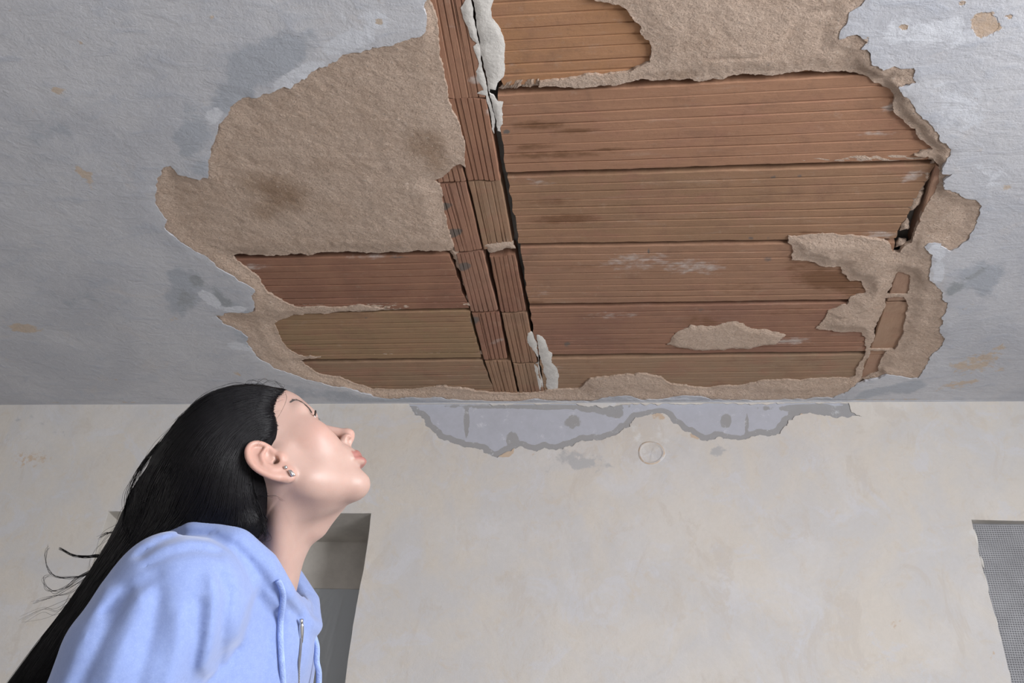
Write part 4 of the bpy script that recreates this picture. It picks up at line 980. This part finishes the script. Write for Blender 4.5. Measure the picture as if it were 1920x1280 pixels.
ktube([(405,890,1.32,.066), (395,940,1.315,.056), (375,975,1.33,.045)], .03)
ktube([(425,880,1.30,.044), (437,930,1.292,.042), (455,975,1.285,.030)], .025)
ktube([(306,960,1.40,.050), (245,1042,1.43,.038), (180,1138,1.45,.036), (105,1245,1.46,.042), (40,1340,1.47,.046)], .025)
ktube([(295,985,1.38,.04), (230,1080,1.43,.032), (170,1170,1.45,.03)], .025)
ktube([(350,965,1.34,.04), (300,1000,1.37,.035)], .025)
earcut = ellf(q*np.array([1, 1, 1], np.float32), (-.020, .088, -.012), (.0225, .017, .036)).reshape(K.n)
earcut = np.minimum(earcut, ellf(q, (-.020, -.088, -.012), (.0225, .017, .036)).reshape(K.n))
K.f = np.maximum(K.f, -earcut).astype(np.float32)
V, F = K.mesh(); V = relax(V, F, 3, .5)
N = NT('black_hair'); st_ = N.noise(60, 4, .6)
HAIR = N.fin(N.mix(st_, (.003, .0028, .0035), (.007, .006, .0075)), .45, N.bump(N.noise(300, 4, .6), .2, .002), Specular_IOR_Level=.2)
N = NT('hair_under'); HAIRB = N.fin(N.mix(N.noise(60, 4, .6), (.003, .0028, .0035), (.006, .005, .006)), .6, N.bump(N.noise(200, 4, .6), .4, .003), Specular_IOR_Level=.08)
hair = mesh_obj('hair', V, F, HAIRB, person); hair['label'] = 'long straight black hair falling down the back'
# strands over the mass
GUIDES = [  # on the picture, from the hairline to the tips
 [(537,738),(500,727),(450,728),(395,744),(340,785),(290,845),(258,890),(243,935),(238,985),(200,1048),(140,1135),(70,1225),(15,1300)],
 [(533,745),(490,735),(435,742),(380,768),(330,815),(290,870),(266,920),(256,965),(230,1025),(180,1092),(110,1190),(40,1300)],
 [(529,755),(485,750),(430,765),(380,800),(340,850),(310,905),(290,960),(262,1010),(215,1072),(145,1170),(60,1300)],
 [(524,768),(480,770),(435,790),(395,830),(365,880),(345,925),(328,968),(290,1010),(238,1060),(170,1155),(80,1300)],
 [(518,784),(480,790),(445,815),(418,855),(400,905),(388,945),(368,985),(340,1000)],
 [(512,802),(482,808),(455,832),(440,872),(432,915),(425,955),(410,990),(385,1000)],
 [(505,816),(483,820),(464,842),(455,880),(453,922),(457,960),(462,992),(445,1010)],
 [(492,824),(476,830),(464,848),(460,885),(464,925),(476,965),(492,990),(486,1008)]]
def guide_at(u):
    x = u*(len(GUIDES)-1); i = min(int(x), len(GUIDES)-2); f = x-i; out = []
    for tt in np.linspace(0, 1, 22):
        r = []
        for g_ in (GUIDES[i], GUIDES[i+1]):
            y = tt*(len(g_)-1); j = min(int(y), len(g_)-2); r.append(np.array(g_[j])+(np.array(g_[j+1])-np.array(g_[j]))*(y-j))
        out.append(r[0]*(1-f)+r[1]*f)
    return np.array(out)
rr = random.Random(11); paths = []; rads = []; farl = []
NS = 4600
for i in range(NS):
    u = rr.random()**.9; g_ = guide_at(u); dv_ = g_[0]-g_[1]; g_[0] = g_[0]+dv_/np.linalg.norm(dv_)*rr.uniform(-9, 6); jit = np.array([rr.gauss(0, 5), rr.gauss(0, 5)]); ph = rr.random()*6.28
    sc = np.linspace(.3, 1.6, len(g_)); g_ = g_+jit*sc[:, None]+np.c_[np.sin(ph+np.linspace(0, 5, len(g_)))*2.5, np.cos(ph+np.linspace(0, 4, len(g_)))*2.5]
    t0 = rr.choice([0, 0, 0, rr.uniform(0, .25)]); Dn = np.interp(np.linspace(0, 1, len(g_)), [0, .35, 1], [1.30, 1.27, 1.36])
    far = rr.random() < .12; farl.append(far)
    if far: Dn = Dn+.17
    paths.append(np.array([at(a, b, d) for (a, b), d in zip(g_, Dn)])); rads.append(rr.uniform(.00025, .00062))
allp = np.concatenate(paths); dirs = allp-CAM; depth_ = dirs@CF; dirs = dirs/depth_[:, None]; fars = np.repeat(np.array(farl), 22)
sd_ = np.full(len(allp), 1.10); hit = np.zeros(len(allp), bool); best = np.full(len(allp), 9.); bs = sd_.copy()
for _ in range(60):
    d = K.sample(CAM+dirs*sd_[:, None]); upd = d < best; best[upd] = d[upd]; bs[upd] = sd_[upd]
    sd_ = np.where(d > .0008, sd_+np.maximum(d*.7, .002), sd_)
    sd_ = np.minimum(sd_, 1.75)
allp = np.where(fars[:, None], allp, CAM+dirs*bs[:, None]); allp = K.project(allp, .0, 6)
off = np.repeat([rr.uniform(-.0010, .0020) for _ in paths], 22)
g0 = np.stack([K.sample(allp+np.eye(3)[k]*.004)-K.sample(allp-np.eye(3)[k]*.004) for k in range(3)], -1); g0 /= np.linalg.norm(g0, axis=1, keepdims=True)+1e-9
allp = (allp+g0*off[:, None]).reshape(len(paths), 22, 3)
mb = MB()
for p, r in zip(allp, rads):
    stepd = np.linalg.norm(np.diff(p, axis=0), axis=1); bad = np.where(stepd > .09)[0]
    if len(bad): p = p[:bad[0]+1]
    if len(p) < 4: continue
    n = len(p); mb.tube(p, list(r*np.r_[.5, np.ones(n-3), .7, .25]), 4)
# flyaways and the curled ends behind the back
def fly(pl, D, r=.0005, rep=1, sp=3):
    for _ in range(rep):
        P = refine(np.array([at(a+rr.gauss(0, sp), b+rr.gauss(0, sp), D+rr.gauss(0, .01)) for a, b in pl]), 5); n = len(P)
        mb.tube(P, list(r*np.linspace(1, .35, n)), 3)
fly([(200,1046),(183,1042),(158,1044),(136,1040),(122,1033),(112,1027)], 1.44, .00055, 16, 1.5)
fly([(195,1055),(160,1076),(133,1083),(110,1083),(94,1072),(86,1055),(86,1035),(91,1024)], 1.44, .00045, 5, 1.8)
fly([(190,1060),(147,1083),(124,1100),(105,1108),(89,1104),(82,1092),(82,1083),(93,1078)], 1.45, .00045, 5, 2.5)
fly([(240,1000),(215,998),(200,1000),(188,1008)], 1.43, .0005, 8, 2)
fly([(170,1080),(130,1105),(95,1118),(60,1130)], 1.45, .00035, 6, 4); fly([(140,1120),(110,1138),(80,1150),(40,1165)], 1.45, .0003, 6, 6)
fly([(250,940),(232,975),(205,1005),(180,1040),(165,1080)], 1.42, .0003, 8, 7); fly([(300,830),(262,880),(240,930),(236,980)], 1.38, .0004, 26, 3.5)
fly([(420,735),(360,765),(300,830),(250,905)], 1.37, .0003, 14, 4); fly([(500,728),(470,722),(430,726),(380,745),(330,790)], 1.36, .00028, 16, 3.5)
fly([(532,735),(534,728),(528,722),(515,716)], 1.35, .00028, 5, 3); fly([(480,727),(500,715),(512,712),(520,722)], 1.35, .00025, 5, 5); fly([(460,728),(470,716),(485,714),(500,722)], 1.35, .00025, 4, 5)
fly([(535,737),(537,748),(530,765),(518,785),(505,800)], 1.30, .00016, 2, .8)
fly([(478,930),(495,928),(515,930),(530,938)], 1.28, .00025, 5, 2.5); fly([(480,960),(494,990),(496,1006),(488,1014)], 1.275, .00035, 14, 4); fly([(466,900),(478,940),(494,975),(500,1000)], 1.275, .00035, 12, 3)
fly([(350,880),(300,920),(262,955),(240,985)], 1.33, .0004, 10, 6)
HL = refine(np.array([(541,737),(534,752),(529,765),(524,780),(518,795),(512,808),(504,818),(494,824)], float), 10)
for i in range(14):
    h_ = HL[rr.randrange(len(HL))]; ang = rr.gauss(0, .30); fl = np.array([-.93, .10]) if h_[1] < 770 else np.array([-.85, .42])
    L = rr.uniform(8, 20); st0 = h_+np.array([rr.uniform(-6, 5), rr.uniform(-1, 3)]); d_ = np.array([fl[0]*math.cos(ang)-fl[1]*math.sin(ang), fl[0]*math.sin(ang)+fl[1]*math.cos(ang)])
    pp_ = [st0+d_*L*t+np.array([0, 3.0*t*t]) for t in (0, .33, .66, 1)]
    P_ = np.array([on_head(a, b, .0012+.0012*k_) for k_, (a, b) in enumerate(pp_)])
    if np.ptp((P_-CAM)@CF) < .03: mb.tube(P_, [.00004, .00008, .0001, .00012], 3)
str_ = mb.build('hair_strands', HAIR, hair, True, recentre=False); str_['kind'] = 'stuff'
print('TRIS', sum(len(o.data.polygons) for o in bpy.data.objects if o.type == 'MESH'))
